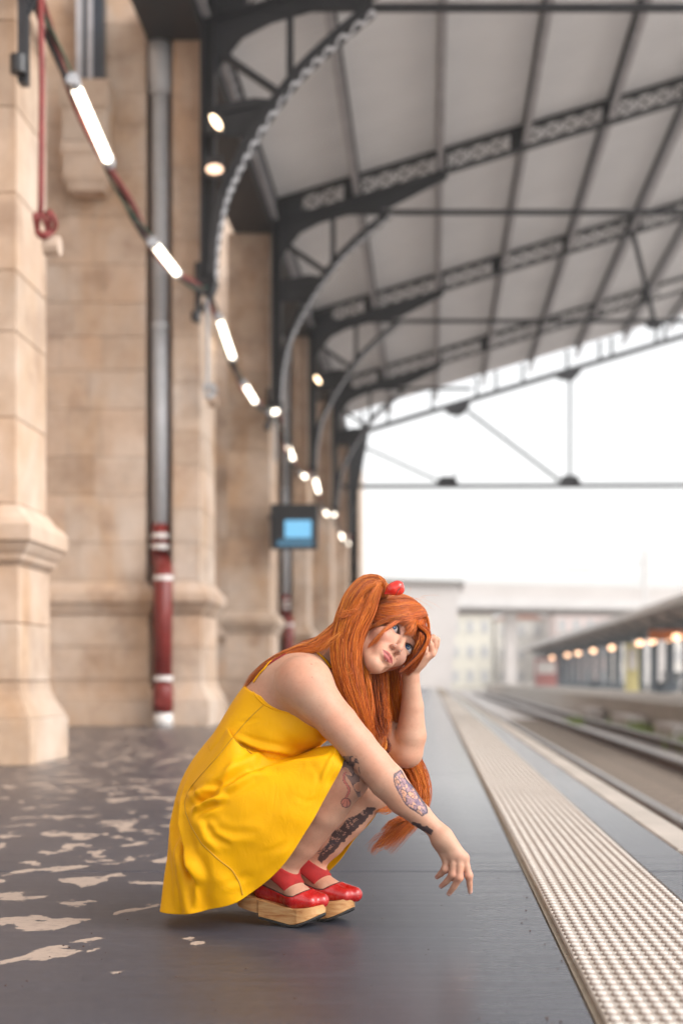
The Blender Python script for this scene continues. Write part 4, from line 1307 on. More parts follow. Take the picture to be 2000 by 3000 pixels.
# cheeks and nose a little warmer
blend(inhead*gauss((np.abs(x)-0.038)**2 + (z+0.035)**2, 0.016), (0.50, 0.25, 0.20), 0.45)
blend(inhead*gauss(x**2 + (z+0.040)**2, 0.010)*(yv > 0.015), (0.50, 0.25, 0.19), 0.35)
# brows, eye liner
for sx in (1, -1):
    ex = x*sx
    bz_ = 0.0195 + 0.004*np.sin(np.clip((ex-0.012)/0.036, 0, 1)*math.pi*0.8)
    brow = inhead & (ex > 0.012) & (ex < 0.050) & (np.abs(z-bz_) < 0.0026) & (yv > -0.01)
    blend(brow.astype(float), (0.20, 0.065, 0.03), 0.7)
    xx = ex-0.0315; zz = z-0.0006-0.06*xx
    Rr = (0.0166**2+0.0085**2)/(2*0.0085); du = np.sqrt(xx**2+(zz+(Rr-0.0085))**2)-Rr
    Rl = (0.0166**2+0.0064**2)/(2*0.0064); dl = np.sqrt(xx**2+(-zz+(Rl-0.0064))**2)-Rl
    dd = np.maximum(du, dl)
    liner = inhead & (np.abs(xx) < 0.0225) & (dd < 0.0030) & (yv > -0.004)
    blend((liner & (zz > -0.001)).astype(float), (0.025, 0.012, 0.012), 0.92)
    blend((liner & (zz <= -0.001) & (dd < 0.0017)).astype(float), (0.16, 0.07, 0.06), 0.7)
    blend(inhead*(np.abs(xx) < 0.022)*(zz > 0)*gauss((dd-0.003)**2, 0.004)*(dd > 0.002)*(dd < 0.012), (0.36, 0.17, 0.14), 0.5)
# moles
for (mu, mv) in ((912, 1945), (914, 1985), (950, 2140), (1162, 1931)):
    m = ((U-mu)**2+(V-mv)**2 < 1.9**2) & (P[:, 1] < PD-0.02)
    blend(m.astype(float), (0.16, 0.06, 0.04), 0.7)
# knuckles, fingertips pinker
for k_, f_ in enumerate(fing):
    for j_, s_, a_ in ((2, 0.010, 0.35), (4, 0.012, 0.4), (0, 0.011, 0.3)):
        d2 = ((P-f_[0][j_])**2).sum(1); blend(gauss(d2, s_), (0.48, 0.22, 0.175), a_)
for a_, b_ in NAILS:
    d = a_-b_; d /= np.linalg.norm(d)
    back = np.array([0.35, -0.9, 0.25]); back -= d*(back@d); back /= np.linalg.norm(back)
    cpos = a_ + back*0.0045 + d*0.0005
    d2 = ((P-cpos)@d)**2/0.0062**2 + ((P-cpos)@np.cross(d, back))**2/0.0042**2 + ((P-cpos)@back)**2/0.004**2
    blend((d2 < 1).astype(float), (0.56, 0.36, 0.32), 0.8)
# tattoo ink: abstract swirls and leaves
def pnoise(u, v, s, seed):
    r_ = np.random.default_rng(seed); o = 0
    for _ in range(7):
        a = r_.uniform(0, 6.28); f = r_.uniform(0.6, 1.7)/s; o = o + np.sin((u*math.cos(a)+v*math.sin(a))*f*6.28 + r_.uniform(0, 6.28))
    return o/7
INK = (0.035, 0.035, 0.055)
nearside = P[:, 1] < PD - 0.10
armm = nearside & (U > 1100) & (U < 1290) & (V > 2200) & (V < 2480)
def strip(u0, v0, u1, v1):
    d = np.array([u1-u0, v1-v0]); L = np.hypot(*d); d = d/L
    return ((U-u0)*d[0]+(V-v0)*d[1])/L, (U-u0)*-d[1]+(V-v0)*d[0]
s, t = strip(1160, 2262, 1236, 2392)
wid = (10 + 14*np.sin(np.clip(s, 0, 1)*math.pi)**0.6)*(1+0.35*pnoise(U, V, 70, 3))
tt = t + 3 - 6*np.sin(s*5)
inside = armm & (s > 0) & (s < 1) & (np.abs(tt) < wid)
edge = inside & ((np.abs(tt) > wid-4.2) | (s < 0.035) | (s > 0.965))
n4 = pnoise(U, V, 34, 5)
n4b = pnoise(U, V, 17, 6)
blend((inside & (n4b > -0.22)).astype(float), (0.20, 0.14, 0.22), 0.68)
blend((inside & (n4 > 0.25)).astype(float), (0.52, 0.27, 0.15), 0.75)
blend((inside & (np.abs(n4b) < 0.07)).astype(float), INK, 0.7)
blend((inside & (n4 < -0.28)).astype(float), (0.12, 0.09, 0.16), 0.7)
blend((inside & (np.abs(n4-0.20) < 0.05)).astype(float), INK, 0.75)
blend(edge.astype(float), INK, 0.75)
s, t = strip(1205, 2412, 1262, 2440)
inside = armm & (s > 0) & (s < 1.05) & (np.abs(t+2) < (4+5*s)*(1+0.9*pnoise(U, V, 22, 8)))
blend(inside.astype(float), (0.03, 0.03, 0.045), 0.88)
# near knee and thigh
kn_m = (P[:, 1] < PD+0.0) & (U > 985) & (U < 1075) & (V > 2215) & (V < 2375)
s, t = strip(1020, 2215, 1052, 2335)
wid = 26*np.clip(1.15-s, 0.2, 1)*(1+0.4*pnoise(U, V, 60, 12)); inside = kn_m & (s > -0.1) & (s < 1) & (np.abs(t) < wid)
n5 = pnoise(U, V, 30, 13)
blend((inside & (n5 > 0.0)).astype(float), (0.10, 0.085, 0.10), 0.7)
blend((inside & (n5 < -0.3)).astype(float), (0.42, 0.20, 0.13), 0.7)
blend((inside & (np.abs(n5) < 0.06)).astype(float), INK, 0.8)
for k_ in range(9):                       # scallop fan and cord
    a = math.pi*(0.15+0.7*k_/8)
    pass
s, t = strip(1012, 2262, 1018, 2362)
cord = kn_m & (s > 0) & (s < 0.75) & (np.abs(t-7*np.sin(s*9)) < 4.2)
blend(cord.astype(float), (0.45, 0.10, 0.10), 0.7); blend((cord & (np.abs(t-7*np.sin(s*9)) > 2.8)).astype(float), INK, 0.7)
r_ = np.hypot(U-1013, V-2352); an = np.arctan2(V-2335, U-1016)
fan = kn_m & (r_ < 15); blend(fan.astype(float), (0.50, 0.14, 0.11), 0.6)
blend((fan & ((r_ > 12.4) | (np.abs(np.sin(an*6)) < 0.28))).astype(float), INK, 0.75)
# far shin
sh = (P[:, 1] > PD-0.045) & (U > 925) & (U < 1110) & (V > 2365) & (V < 2535)
s, t = strip(940, 2528, 1098, 2372)
n6 = pnoise(U, V, 46, 21); n7 = pnoise(U, V, 22, 22)
inside = sh & (s > 0) & (s < 1.02) & (t < 2+6*n7) & (t > -(16+26*np.sin(np.clip(s, 0, 1)*3.0)*(0.55+0.6*np.clip(n6+0.35, 0, 1.2))))
n8 = pnoise(U+0.8*V, V-0.3*U, 15, 23); n9 = pnoise(U, V, 28, 24)
ink_ = inside & ((np.abs(n8) < 0.30) | (n9 < -0.02) | (t > -9))
blend(ink_.astype(float), (0.020, 0.018, 0.027), 0.9)
blend((inside & ~ink_).astype(float), (0.22, 0.14, 0.12), 0.45)
s, t = strip(928, 2498, 990, 2462)
arm2 = sh & (s > 0) & (s < 1) & (np.abs(t-4*np.sin(s*7)) < 4.5) ; blend((arm2 & (np.abs(t-4*np.sin(s*7)) > 2.0)).astype(float), INK, 0.8)

me = mesh_np('body', P, Q)
at = me.color_attributes.new('skin_colour', 'FLOAT_COLOR', 'POINT')
at.data.foreach_set('color', np.concatenate([col, np.ones((len(col), 1))], 1).astype(np.float32).ravel())
def skin_mat():
    m, nt, b = new_mat('skin')
    a = nt.nodes.new('ShaderNodeAttribute'); a.attribute_name = 'skin_colour'
    n = noise(nt, 28.0, 5, 0.6)
    n2 = noise(nt, 420.0, 3, 0.6); n3 = noise(nt, 9.0, 3, 0.5); n4 = noise(nt, 130.0, 4, 0.7)
    c = mixc(nt, 1.0, a.outputs['Color'], ramp(nt, n, [(0.3, (0.94, 0.90, 0.88)), (0.7, (1.04, 1.03, 1.02))]), 'MULTIPLY')
    c = mixc(nt, 1.0, c, ramp(nt, n3, [(0.3, (1.06, 0.90, 0.86)), (0.7, (0.98, 1.03, 1.05))]), 'MULTIPLY')
    c = mixc(nt, 1.0, c, ramp(nt, n4, [(0.25, (0.90, 0.84, 0.80)), (0.45, (1, 1, 1)), (0.75, (1.04, 1.03, 1.02))]), 'MULTIPLY')
    nt.links.new(c, b.inputs['Base Color'])
    b.inputs['Roughness'].default_value = 0.52
    b.inputs['Specular IOR Level'].default_value = 0.35
    b.inputs['Subsurface Weight'].default_value = 0.12
    b.inputs['Subsurface Radius'].default_value = (1.0, 0.35, 0.2)
    b.inputs['Subsurface Scale'].default_value = 0.008
    bump(nt, b, n4, 0.22, 0.0009)
    return m
M['skin'] = skin_mat()
person = empty('person', (B(830, 2715, 0.0)[0], PD, 0.0))
tag(person, 'crouching person with long orange hair in a yellow strap dress, fist against temple', 'person')
PO = Vector(person.location)
def part(name, me, mat, parent=None):
    o = link(name, me, mat, parent or person)
    if parent is None: o.location = -PO
    return o
bo = part('body', me, M['skin'])

body_bvh = BVHTree.FromPolygons([tuple(p) for p in P], [tuple(int(i) for i in f) for f in Q])
def ray(bvh, u, v, fallback=None):
    o = Vector((0, 0, CAM_H)); d = (px(u, v, 1.0) - o).normalized()
    hit = bvh.ray_cast(o, d)
    if hit[0] is None:
        p = Vector(B(u, v, fallback or 0.0)); hit = bvh.find_nearest(p)
    return hit[0], hit[1]

# ---- eyes
def eye_mat():
    m, nt, b = new_mat('eyeball')
    tc = nt.nodes.new('ShaderNodeTexCoord')
    sp_ = nt.nodes.new('ShaderNodeSeparateXYZ'); nt.links.new(tc.outputs['Object'], sp_.inputs[0])
    cb_ = nt.nodes.new('ShaderNodeCombineXYZ'); nt.links.new(sp_.outputs['X'], cb_.inputs['X']); nt.links.new(sp_.outputs['Z'], cb_.inputs['Y'])
    ln = nt.nodes.new('ShaderNodeVectorMath'); ln.operation = 'LENGTH'; nt.links.new(cb_.outputs[0], ln.inputs[0])
    mr = nt.nodes.new('ShaderNodeMapRange'); mr.inputs[2].default_value = 0.0134; nt.links.new(ln.outputs['Value'], mr.inputs[0])
    c = ramp(nt, mr.outputs[0], [(0.0, (0.004, 0.004, 0.006)), (0.20, (0.004, 0.004, 0.008)), (0.25, (0.004, 0.045, 0.085)), (0.42, (0.004, 0.026, 0.08)), (0.55, (0.003, 0.006, 0.02)), (0.60, (0.38, 0.34, 0.33)), (1.0, (0.34, 0.27, 0.26))])
    nt.links.new(c, b.inputs['Base Color'])
    b.inputs['Roughness'].default_value = 0.08
    b.inputs['Specular IOR Level'].default_value = 0.3
    return m
M['eye'] = eye_mat()
gz = 0.05*hz + 0.46*(-hx) + hy*1.0                           # gaze: a little upwards
gz /= np.linalg.norm(gz)
for sx in (-1, 1):
    bmm = bmesh.new(); bmesh.ops.create_uvsphere(bmm, u_segments=24, v_segments=16, radius=0.0134*HS)
    em = bpy.data.meshes.new('eye'); bmm.to_mesh(em); bmm.free(); em.shade_smooth()
    o = part('eye', em, M['eye'])
    c = HL(sx*0.0315, -0.0026, 0)
    gx = np.cross(gz, hz); gx /= np.linalg.norm(gx); gzz = np.cross(gx, gz)
    mt = Matrix.Identity(4)
    for i in range(3):
        mt[i][0] = gx[i]; mt[i][1] = gz[i]; mt[i][2] = gzz[i]; mt[i][3] = c[i] - PO[i]
    o.matrix_local = mt
# lashes: short thin spikes along the upper lid
M['lash'] = simple('lash', (0.02, 0.012, 0.012), rough=0.6)
mb = MB()
for sx in (-1, 1):
    for i in range(26):
        tt_ = i/25; xx = -0.0162 + 0.0324*tt_
        Rr = (0.0166**2+0.0085**2)/(2*0.0085); zz = math.sqrt(max(Rr*Rr-xx*xx, 0))-(Rr-0.0085) + 0.0006 + 0.06*xx
        base = HL(sx*(0.0315+xx), 0.0110-0.9*xx*xx/0.02, zz)
        ln_ = 0.004+0.005*tt_
        tip = HL(sx*(0.0315+xx*1.25), 0.0110-0.9*xx*xx/0.02+ln_*0.8, zz+ln_*0.7)
        w_ = hx*0.0006
        mb.add([base-w_, base+w_, tip, base+hz*0.0008], [(0,1,2),(1,3,2),(3,0,2)])
part('eyelashes', mb.mesh('eyelashes'), M['lash'])
# facial piercings
M['metal'] = simple('polished_steel', (0.7, 0.68, 0.66), rough=0.15, metal=1.0)
for (mu, mv) in ((1158, 1889), (1171, 1907), (1119, 1940), (1130, 1934)):
    p_, n_ = ray(body_bvh, mu, mv)
    bmm = bmesh.new(); bmesh.ops.create_icosphere(bmm, subdivisions=1, radius=0.0017)
    em = bpy.data.meshes.new('piercing'); bmm.to_mesh(em); bmm.free(); em.shade_smooth()
    o = part('piercing', em, M['metal']); o.location = Vector(p_) + n_*0.0007 - PO

# ---- dress
def fabric_mat():
    m, nt, b = new_mat('yellow_dress_fabric')
    n = noise(nt, 9.0, 5, 0.6); wv = noise(nt, 900.0, 2, 0.5)
    c = ramp(nt, n, [(0.3, (0.74, 0.345, 0.0005)), (0.7, (0.80, 0.39, 0.001))])
    nt.links.new(c, b.inputs['Base Color'])
    b.inputs['Roughness'].default_value = 0.55
    b.inputs['Specular IOR Level'].default_value = 0.15
    wr = noise(nt, 26.0, 6, 0.62, stretch=(1.0, 1.0, 0.45), dist=0.8)
    bump(nt, b, wr, 0.35, 0.006)
    return m
M['dress'] = fabric_mat()
M['seam'] = simple('dress_seam', (0.50, 0.25, 0.006), (0.42, 0.20, 0.005), scale=30, rough=0.7)

dress = empty('dress'); dress.parent = person; dress.location = -PO
# bodice: grown torso, cut at waist, neckline and armholes
bl, bh = bounds([B(560, 2330, -0.2), B(1060, 1900, 0.28)], 0.02)
bd = Field(bl, bh, 0.0026)
torso(bd, 0.0055, 0.055)
def plane_cut(F, p, n):
    n = np.array(n, float); n /= np.linalg.norm(n)
    X, Y, Z = F.ax[0][:, None, None], F.ax[1][None, :, None], F.ax[2][None, None, :]
    d = ((X-p[0])*n[0] + (Y-p[1])*n[1] + (Z-p[2])*n[2]).astype(np.float32)
    F.a = np.maximum(F.a, d)
# neckline plane through back top and bust top, parallel to the lateral axis
nb_, nf_ = B(724, 2004, 0.02), B(985, 2092, 0.0)
d_ = nf_-nb_; nrm = np.cross(LAT, d_); nrm *= np.sign(nrm[2]); plane_cut(bd, nb_, nrm)
wb_, wf_ = B(648, 2130, 0.0), B(790, 2250, 0.0)
d_ = wf_-wb_; nrm = np.cross(LAT, d_); nrm *= -np.sign(nrm[2]); plane_cut(bd, wb_ + np.array([0,0,-0.05]), nrm)
bd.cap(B(851, 1981, -0.30), B(851, 1981, -0.055), 0.094, 0.085, 0.004, sub=True)
bd.cap(B(900, 2000, 0.40), B(900, 2000, 0.12), 0.094, 0.085, 0.004, sub=True)
Pb, Qb = bd.mesh(3)

def crom(a, t):
    """Catmull-Rom through rows of a (n,3) at parameters t in 0..n-1"""
    n = len(a); k = np.clip(np.floor(t).astype(int), 0, n-2); f = (t-k)[:, None]
    p0 = a[np.maximum(k-1, 0)]; p1 = a[k]; p2 = a[k+1]; p3 = a[np.minimum(k+2, n-1)]
    return 0.5*((2*p1)+(p2-p0)*f+(2*p0-5*p1+4*p2-p3)*f*f+(3*p1-p0-3*p2+p3)*f**3)
MER = [
 [(812,2200,0.00),(880,2196,-0.02),(960,2186,-0.045),(1018,2196,-0.055),(1030,2228,-0.05)],
 [(780,2212,-0.085),(864,2206,-0.135),(935,2192,-0.165),(985,2192,-0.178),(1011,2227,-0.175)],
 [(742,2200,-0.118),(800,2262,-0.185),(870,2285,-0.205),(930,2295,-0.208),(977,2292,-0.198)],
 [(712,2190,-0.138),(730,2295,-0.195),(790,2360,-0.215),(855,2398,-0.215),(912,2410,-0.205)],
 [(695,2175,-0.145),(655,2305,-0.185),(690,2420,-0.205),(750,2490,-0.205),(818,2547,-0.19)],
 [(680,2158,-0.145),(592,2305,-0.155),(588,2420,-0.185),(645,2535,-0.19),(711,2633,-0.175)],
 [(668,2138,-0.122),(558,2300,-0.095),(538,2400,-0.135),(565,2550,-0.165),(610,2667,-0.165)],
 [(657,2122,-0.06),(563,2240,-0.035),(522,2350,-0.06),(512,2500,-0.105),(520,2680,-0.13)],
 [(652,2116,0.00),(560,2236,0.03),(517,2345,0.035),(497,2500,0.01),(472,2664,-0.02)],
 [(668,2123,0.10),(575,2240,0.14),(532,2350,0.16),(520,2500,0.15),(530,2655,0.12)],
 [(720,2150,0.17),(660,2290,0.235),(650,2420,0.25),(700,2540,0.235),(740,2640,0.20)],
 [(760,2165,0.175),(780,2300,0.235),(840,2420,0.245),(890,2510,0.22),(938,2571,0.185)],
 [(790,2185,0.15),(880,2260,0.215),(960,2350,0.225),(1010,2420,0.205),(1045,2455,0.18)],
 [(800,2212,0.09),(900,2225,0.15),(1010,2245,0.165),(1085,2285,0.155),(1112,2352,0.13)],
 [(802,2222,0.04),(890,2202,0.06),(980,2195,0.07),(1055,2212,0.06),(1080,2255,0.045)],
]
NM, NR, SUBD = len(MER), 90, 14
rows = np.array([[B(*p) for p in m] for m in MER])              # (NM, 5, 3)
tt = np.linspace(0, 4, NR)
rows = np.array([crom(m, tt) for m in rows])                    # (NM, NR, 3)
NA = NM*SUBD
grid = np.empty((NA, NR, 3))
for r in range(NR):
    ring = np.concatenate([rows[-2:, r], rows[:, r], rows[:3, r]])
    ts = 2 + np.arange(NA)/SUBD
    grid[:, r] = crom(ring, ts)
# soft pleats growing towards the hem, strongest at the back
def grid_normals(G):
    du = np.roll(G, -1, 0)-np.roll(G, 1, 0); dv = np.gradient(G, axis=1)
    n = np.cross(du, dv); n /= np.linalg.norm(n, axis=2, keepdims=True)+1e-12
    return n
cen = B(780, 2400, 0.02)
Nn = grid_normals(grid)
if ((grid-cen)*Nn).sum(2).mean() < 0: Nn = -Nn
th_ = np.arange(NA)/NA*2*math.pi; tr = np.linspace(0, 1, NR)
ang = np.arange(NA)/SUBD                                        # meridian index
backw = np.exp(-((ang-7.6)/1.6)**2); 
pl = (np.sin(ang*2*math.pi*0.95+0.6)*0.012*backw)[:, None]*(tr**1.7)[None, :]
pl += (np.sin(ang*2*math.pi*0.55+1.9)*0.0035)[:, None]*(tr**1.5)[None, :]
pl += (np.sin(ang*5.1)*0.002+np.sin(ang*8.7+1)*0.0013)[:, None]*(tr**2)[None, :]
grid = grid + Nn*pl[:, :, None]
# creases of the near side, drawn as folds: (polyline px, depth m, width px, asymmetry)
FOLDS = [([(980,2192),(864,2207),(769,2232),(700,2270),(640,2304),(585,2345),(548,2374)], -0.020, 13),
         ([(760,2245),(690,2288),(630,2316)], 0.012, 14),
         ([(650,2310),(600,2318),(560,2340)], 0.010, 10),
         ([(665,2330),(610,2352),(560,2378)], 0.013, 10),
         ([(640,2350),(600,2368),(570,2386)], -0.011, 8),
         ([(560,2385),(600,2400),(640,2400)], -0.003, 10),
         ([(700,2215),(660,2260),(620,2300)], 0.003, 14),
         ([(518,2347),(520,2420),(545,2520),(575,2600)], -0.020, 9),
         ([(535,2330),(528,2400),(548,2490),(600,2590)], 0.010, 10),
         ([(505,2440),(520,2560),(522,2670)], 0.010, 12),
         ([(560,2480),(575,2570),(575,2660)], 0.009, 16),
         ([(545,2520),(560,2600),(556,2670)], -0.009, 10),
         ([(780,2420),(830,2380),(900,2330)], 0.0025, 22),
         ([(700,2440),(780,2390),(860,2330)], -0.002, 24),
         ([(860,2330),(900,2350),(930,2340)], -0.0015, 6),
         ([(640,2470),(720,2450),(800,2400)], 0.0025, 26),
         ([(960,2215),(975,2205),(990,2215)], -0.003, 7),
         ([(760,2500),(800,2490),(840,2470)], -0.0015, 8),
         ([(600,2560),(660,2590),(720,2590)], 0.002, 16),
         ([(985,2200),(960,2240),(940,2290)], 0.0025, 6), ([(1000,2225),(975,2270),(955,2310)], -0.0022, 6),
         ([(720,2240),(760,2260),(820,2255)], -0.0035, 8), ([(690,2235),(650,2290),(640,2330)], 0.005, 9),
         ([(560,2300),(575,2340),(600,2360)], -0.006, 7), ([(620,2420),(680,2440),(760,2440)], -0.003, 12),
         ([(850,2480),(800,2520),(760,2560)], 0.0022, 10), ([(640,2600),(690,2580),(740,2560)], -0.0025, 10),
         ([(900,2230),(930,2260),(935,2300)], -0.0018, 7), ([(580,2410),(600,2460),(650,2500)], 0.004, 9), ([(596,2400),(625,2450),(680,2480)], -0.004, 8)]
def fold_disp(Pn, Nrm, folds, ymax):
    u, v = to_px(Pn)
    out = np.zeros(len(Pn))
    nearm = 1/(1+np.exp((Pn[:, 1]-ymax)/0.012))
    for pts, dep, wd in folds:
        best = np.full(len(Pn), 1e9); tb = np.zeros(len(Pn))
        Ls = [math.hypot(b[0]-a[0], b[1]-a[1]) for a, b in zip(pts[:-1], pts[1:])]; tot = sum(Ls); acc = 0
        for (a, b), L in zip(zip(pts[:-1], pts[1:]), Ls):
            d = ((b[0]-a[0])/L, (b[1]-a[1])/L)
            s = np.clip((u-a[0])*d[0]+(v-a[1])*d[1], 0, L)
            dd = np.hypot(u-a[0]-s*d[0], v-a[1]-s*d[1])
            m = dd < best; best[m] = dd[m]; tb[m] = (acc+s[m])/tot; acc += L
        taper = np.clip(np.minimum(tb, 1-tb)*4, 0, 1)**0.7
        g_ = np.exp(-(best/wd)**2) - 0.35*np.exp(-((best-1.9*wd)/(wd*0.9))**2)
        out += dep*g_*taper
    return Pn + Nrm*(out*nearm)[:, None]
Nn = grid_normals(grid)
if ((grid-cen)*Nn).sum(2).mean() < 0: Nn = -Nn
flat = fold_disp(grid.reshape(-1, 3), Nn.reshape(-1, 3), FOLDS, PD-0.04)
# keep the cloth above the floor
flat[:, 2] = np.maximum(flat[:, 2], 0.006 + 0.4*np.clip(0.0, 0, 1))
ii = np.arange(NA); qd = []
for r in range(NR-1):
    a = ii*NR+r; b_ = ((ii+1) % NA)*NR+r
    qd.append(np.stack([a, b_, b_+1, a+1], 1))
Qs = np.concatenate(qd)
sk = part('skirt', mesh_np('skirt', flat, Qs), M['dress'], dress)
md = sk.modifiers.new('cloth', 'SOLIDIFY'); md.thickness = 0.0022; md.offset = -1.0
# bodice creases
bm_ = mesh_np('bodice', Pb, Qb)
nb = np.empty(len(Pb)*3, np.float32); bm_.vertices.foreach_get('normal', nb); nb = nb.reshape(-1, 3)
BF = [([(682,2161),(740,2185),(830,2205),(880,2210)], 0.006, 10), ([(690,2175),(760,2205),(850,2216)], -0.006, 8),
      ([(700,2120),(740,2108),(760,2100)], -0.002, 6), ([(790,2090),(850,2150),(900,2180)], 0.002, 16), ([(930,2150),(955,2180),(975,2190)], -0.003, 6)]
Pb = fold_disp(Pb, nb.astype(float), BF, PD-0.05)
bm_.vertices.foreach_set('co', Pb.astype(np.float32).ravel()); bm_.update()
bod = part('bodice', bm_, M['dress'], dress)

allP = np.concatenate([flat, Pb]); allQ = np.concatenate([Qs, Qb+len(flat)])
dress_bvh = BVHTree.FromPolygons([tuple(p) for p in allP], [tuple(int(i) for i in f) for f in allQ])
def seam(pts, r=0.0011, name='seam', mat='seam', step=6, bvh=None, lift=0.0004):
    poly = []
    for a, b_ in zip(pts[:-1], pts[1:]):
        n = max(1, int(math.hypot(b_[0]-a[0], b_[1]-a[1])/step))
        for i in range(n): poly.append((a[0]+(b_[0]-a[0])*i/n, a[1]+(b_[1]-a[1])*i/n))
    poly.append(pts[-1])
    w = []
    last = None
    for u, v in poly:
        p_, n_ = ray(bvh or dress_bvh, u, v, -0.13)
        if n_.y > 0: n_ = -n_
        q_ = Vector(p_) + n_*lift
        if last is not None and (q_-last).length > 0.022: continue
        w.append(q_); last = q_
    # smooth the path
    for _ in range(3):
        w = [w[0]] + [(w[i-1]+w[i]*2+w[i+1])/4 for i in range(1, len(w)-1)] + [w[-1]]
    return part(name, MB().tube(w, r, 6).mesh(name), M[mat], dress)
seam([(773,2065),(740,2095),(712,2125),(682,2161)])
seam([(682,2161),(712,2189),(738,2209)], 0.0013)
seam([(682,2161),(640,2215),(590,2270),(555,2312),(541,2350),(544,2376)], 0.0012)
seam([(544,2378),(560,2420),(591,2472),(640,2518),(680,2548),(702,2585),(711,2622)], 0.0016)
seam([(1000,2255),(960,2328),(905,2418),(850,2497),(790,2560),(745,2592),(705,2615),(640,2640),(560,2652),(524,2655)], 0.0008, 'hem_stitch')
seam([(742,2028),(757,2048),(775,2065),(805,2079),(840,2088),(893,2092)], 0.0022, 'armhole_edge', 'dress', 5)
# straps over the shoulder
STR = [(731,1992),(752,1968),(775,1948),(815,1921),(850,1903),(877,1897),(914,1905),(943,1926),(960,1946),(966,1957)]
def strap(offs, width, mat, name, lift):
    pts = []
    for u, v in STR:
        p_, n_ = ray(body_bvh, u+offs[0], v+offs[1], -0.08)
        pts.append((Vector(p_), n_))
    vs = []; fs = []
    n = len(pts); ctr = crom(np.array([list(p[0]) for p in pts]), np.linspace(0, n-1, 50))
    nr = crom(np.array([list(p[1]) for p in pts]), np.linspace(0, n-1, 50))
    for i in range(50):
        t = ctr[min(i+1, 49)]-ctr[max(i-1, 0)]; t /= np.linalg.norm(t)+1e-9
        q_, m_, _, _ = body_bvh.find_nearest(Vector(ctr[i]))
        nn = np.array(m_); nn -= t*(nn@t); nn /= np.linalg.norm(nn)+1e-9
        c = np.array(q_) + nn*lift; sdv = np.cross(t, nn)
        vs += [c-sdv*width/2, c+sdv*width/2, c+sdv*width/2+nn*0.0018, c-sdv*width/2+nn*0.0018]
    for i in range(49):
        for j in range(4):
            a = 4*i+j; b_ = 4*i+(j+1) % 4; fs.append((a, b_, b_+4, a+4))
    fs += [(0,1,2,3), (199,198,197,196)]
    mm = MB().add(vs, fs).mesh(name); mm.shade_smooth()
    return part(name, mm, M[mat], dress if mat == 'dress' else None)
strap((0, 0), 0.0095, 'dress', 'strap', 0.0012)
M['lace'] = simple('red_lace', (0.34, 0.02, 0.02), (0.22, 0.012, 0.012), scale=60, rough=0.6)
strap((6, 4), 0.0095, 'lace', 'bra_strap', 0.0005)

# ---- shoes: wooden rocker soles, red uppers, ankle straps
def wood_mat():
    m, nt, b = new_mat('sole_wood')
    n = noise(nt, 16.0, 6, 0.7, stretch=(1.0, 1.0, 7.0), dist=0.6)
    c = ramp(nt, n, [(0.34, (0.34, 0.11, 0.03)), (0.46, (0.52, 0.25, 0.09)), (0.62, (0.62, 0.37, 0.17))])
    nt.links.new(c, b.inputs['Base Color']); b.inputs['Roughness'].default_value = 0.45
    bump(nt, b, n, 0.1, 0.001)
    return m
M['wood'] = wood_mat()
M['rubber'] = simple('black_rubber', (0.035, 0.032, 0.03), (0.02, 0.02, 0.02), scale=30, rough=0.75)
def patent():
    m, nt, b = new_mat('red_patent_leather')
    n = noise(nt, 30.0, 4, 0.6)
    nt.links.new(ramp(nt, n, [(0.3, (0.42, 0.008, 0.008)), (0.7, (0.50, 0.012, 0.010))]), b.inputs['Base Color'])
    b.inputs['Roughness'].default_value = 0.22
    n2_ = noise(nt, 70.0, 5, 0.7); mr_ = nt.nodes.new('ShaderNodeMapRange'); mr_.inputs[1].default_value = 0.35; mr_.inputs[2].default_value = 0.75; mr_.inputs[3].default_value = 0.14; mr_.inputs[4].default_value = 0.5
    nt.links.new(n2_, mr_.inputs[0]); nt.links.new(mr_.outputs[0], b.inputs['Roughness'])
    bump(nt, b, n, 0.04, 0.0006)
    b.inputs['Coat Weight'].default_value = 0.6; b.inputs['Coat Roughness'].default_value = 0.08
    return m
M['patent'] = patent()
M['suede'] = simple('red_suede', (0.42, 0.012, 0.010), (0.30, 0.008, 0.008), scale=50, rough=0.8)
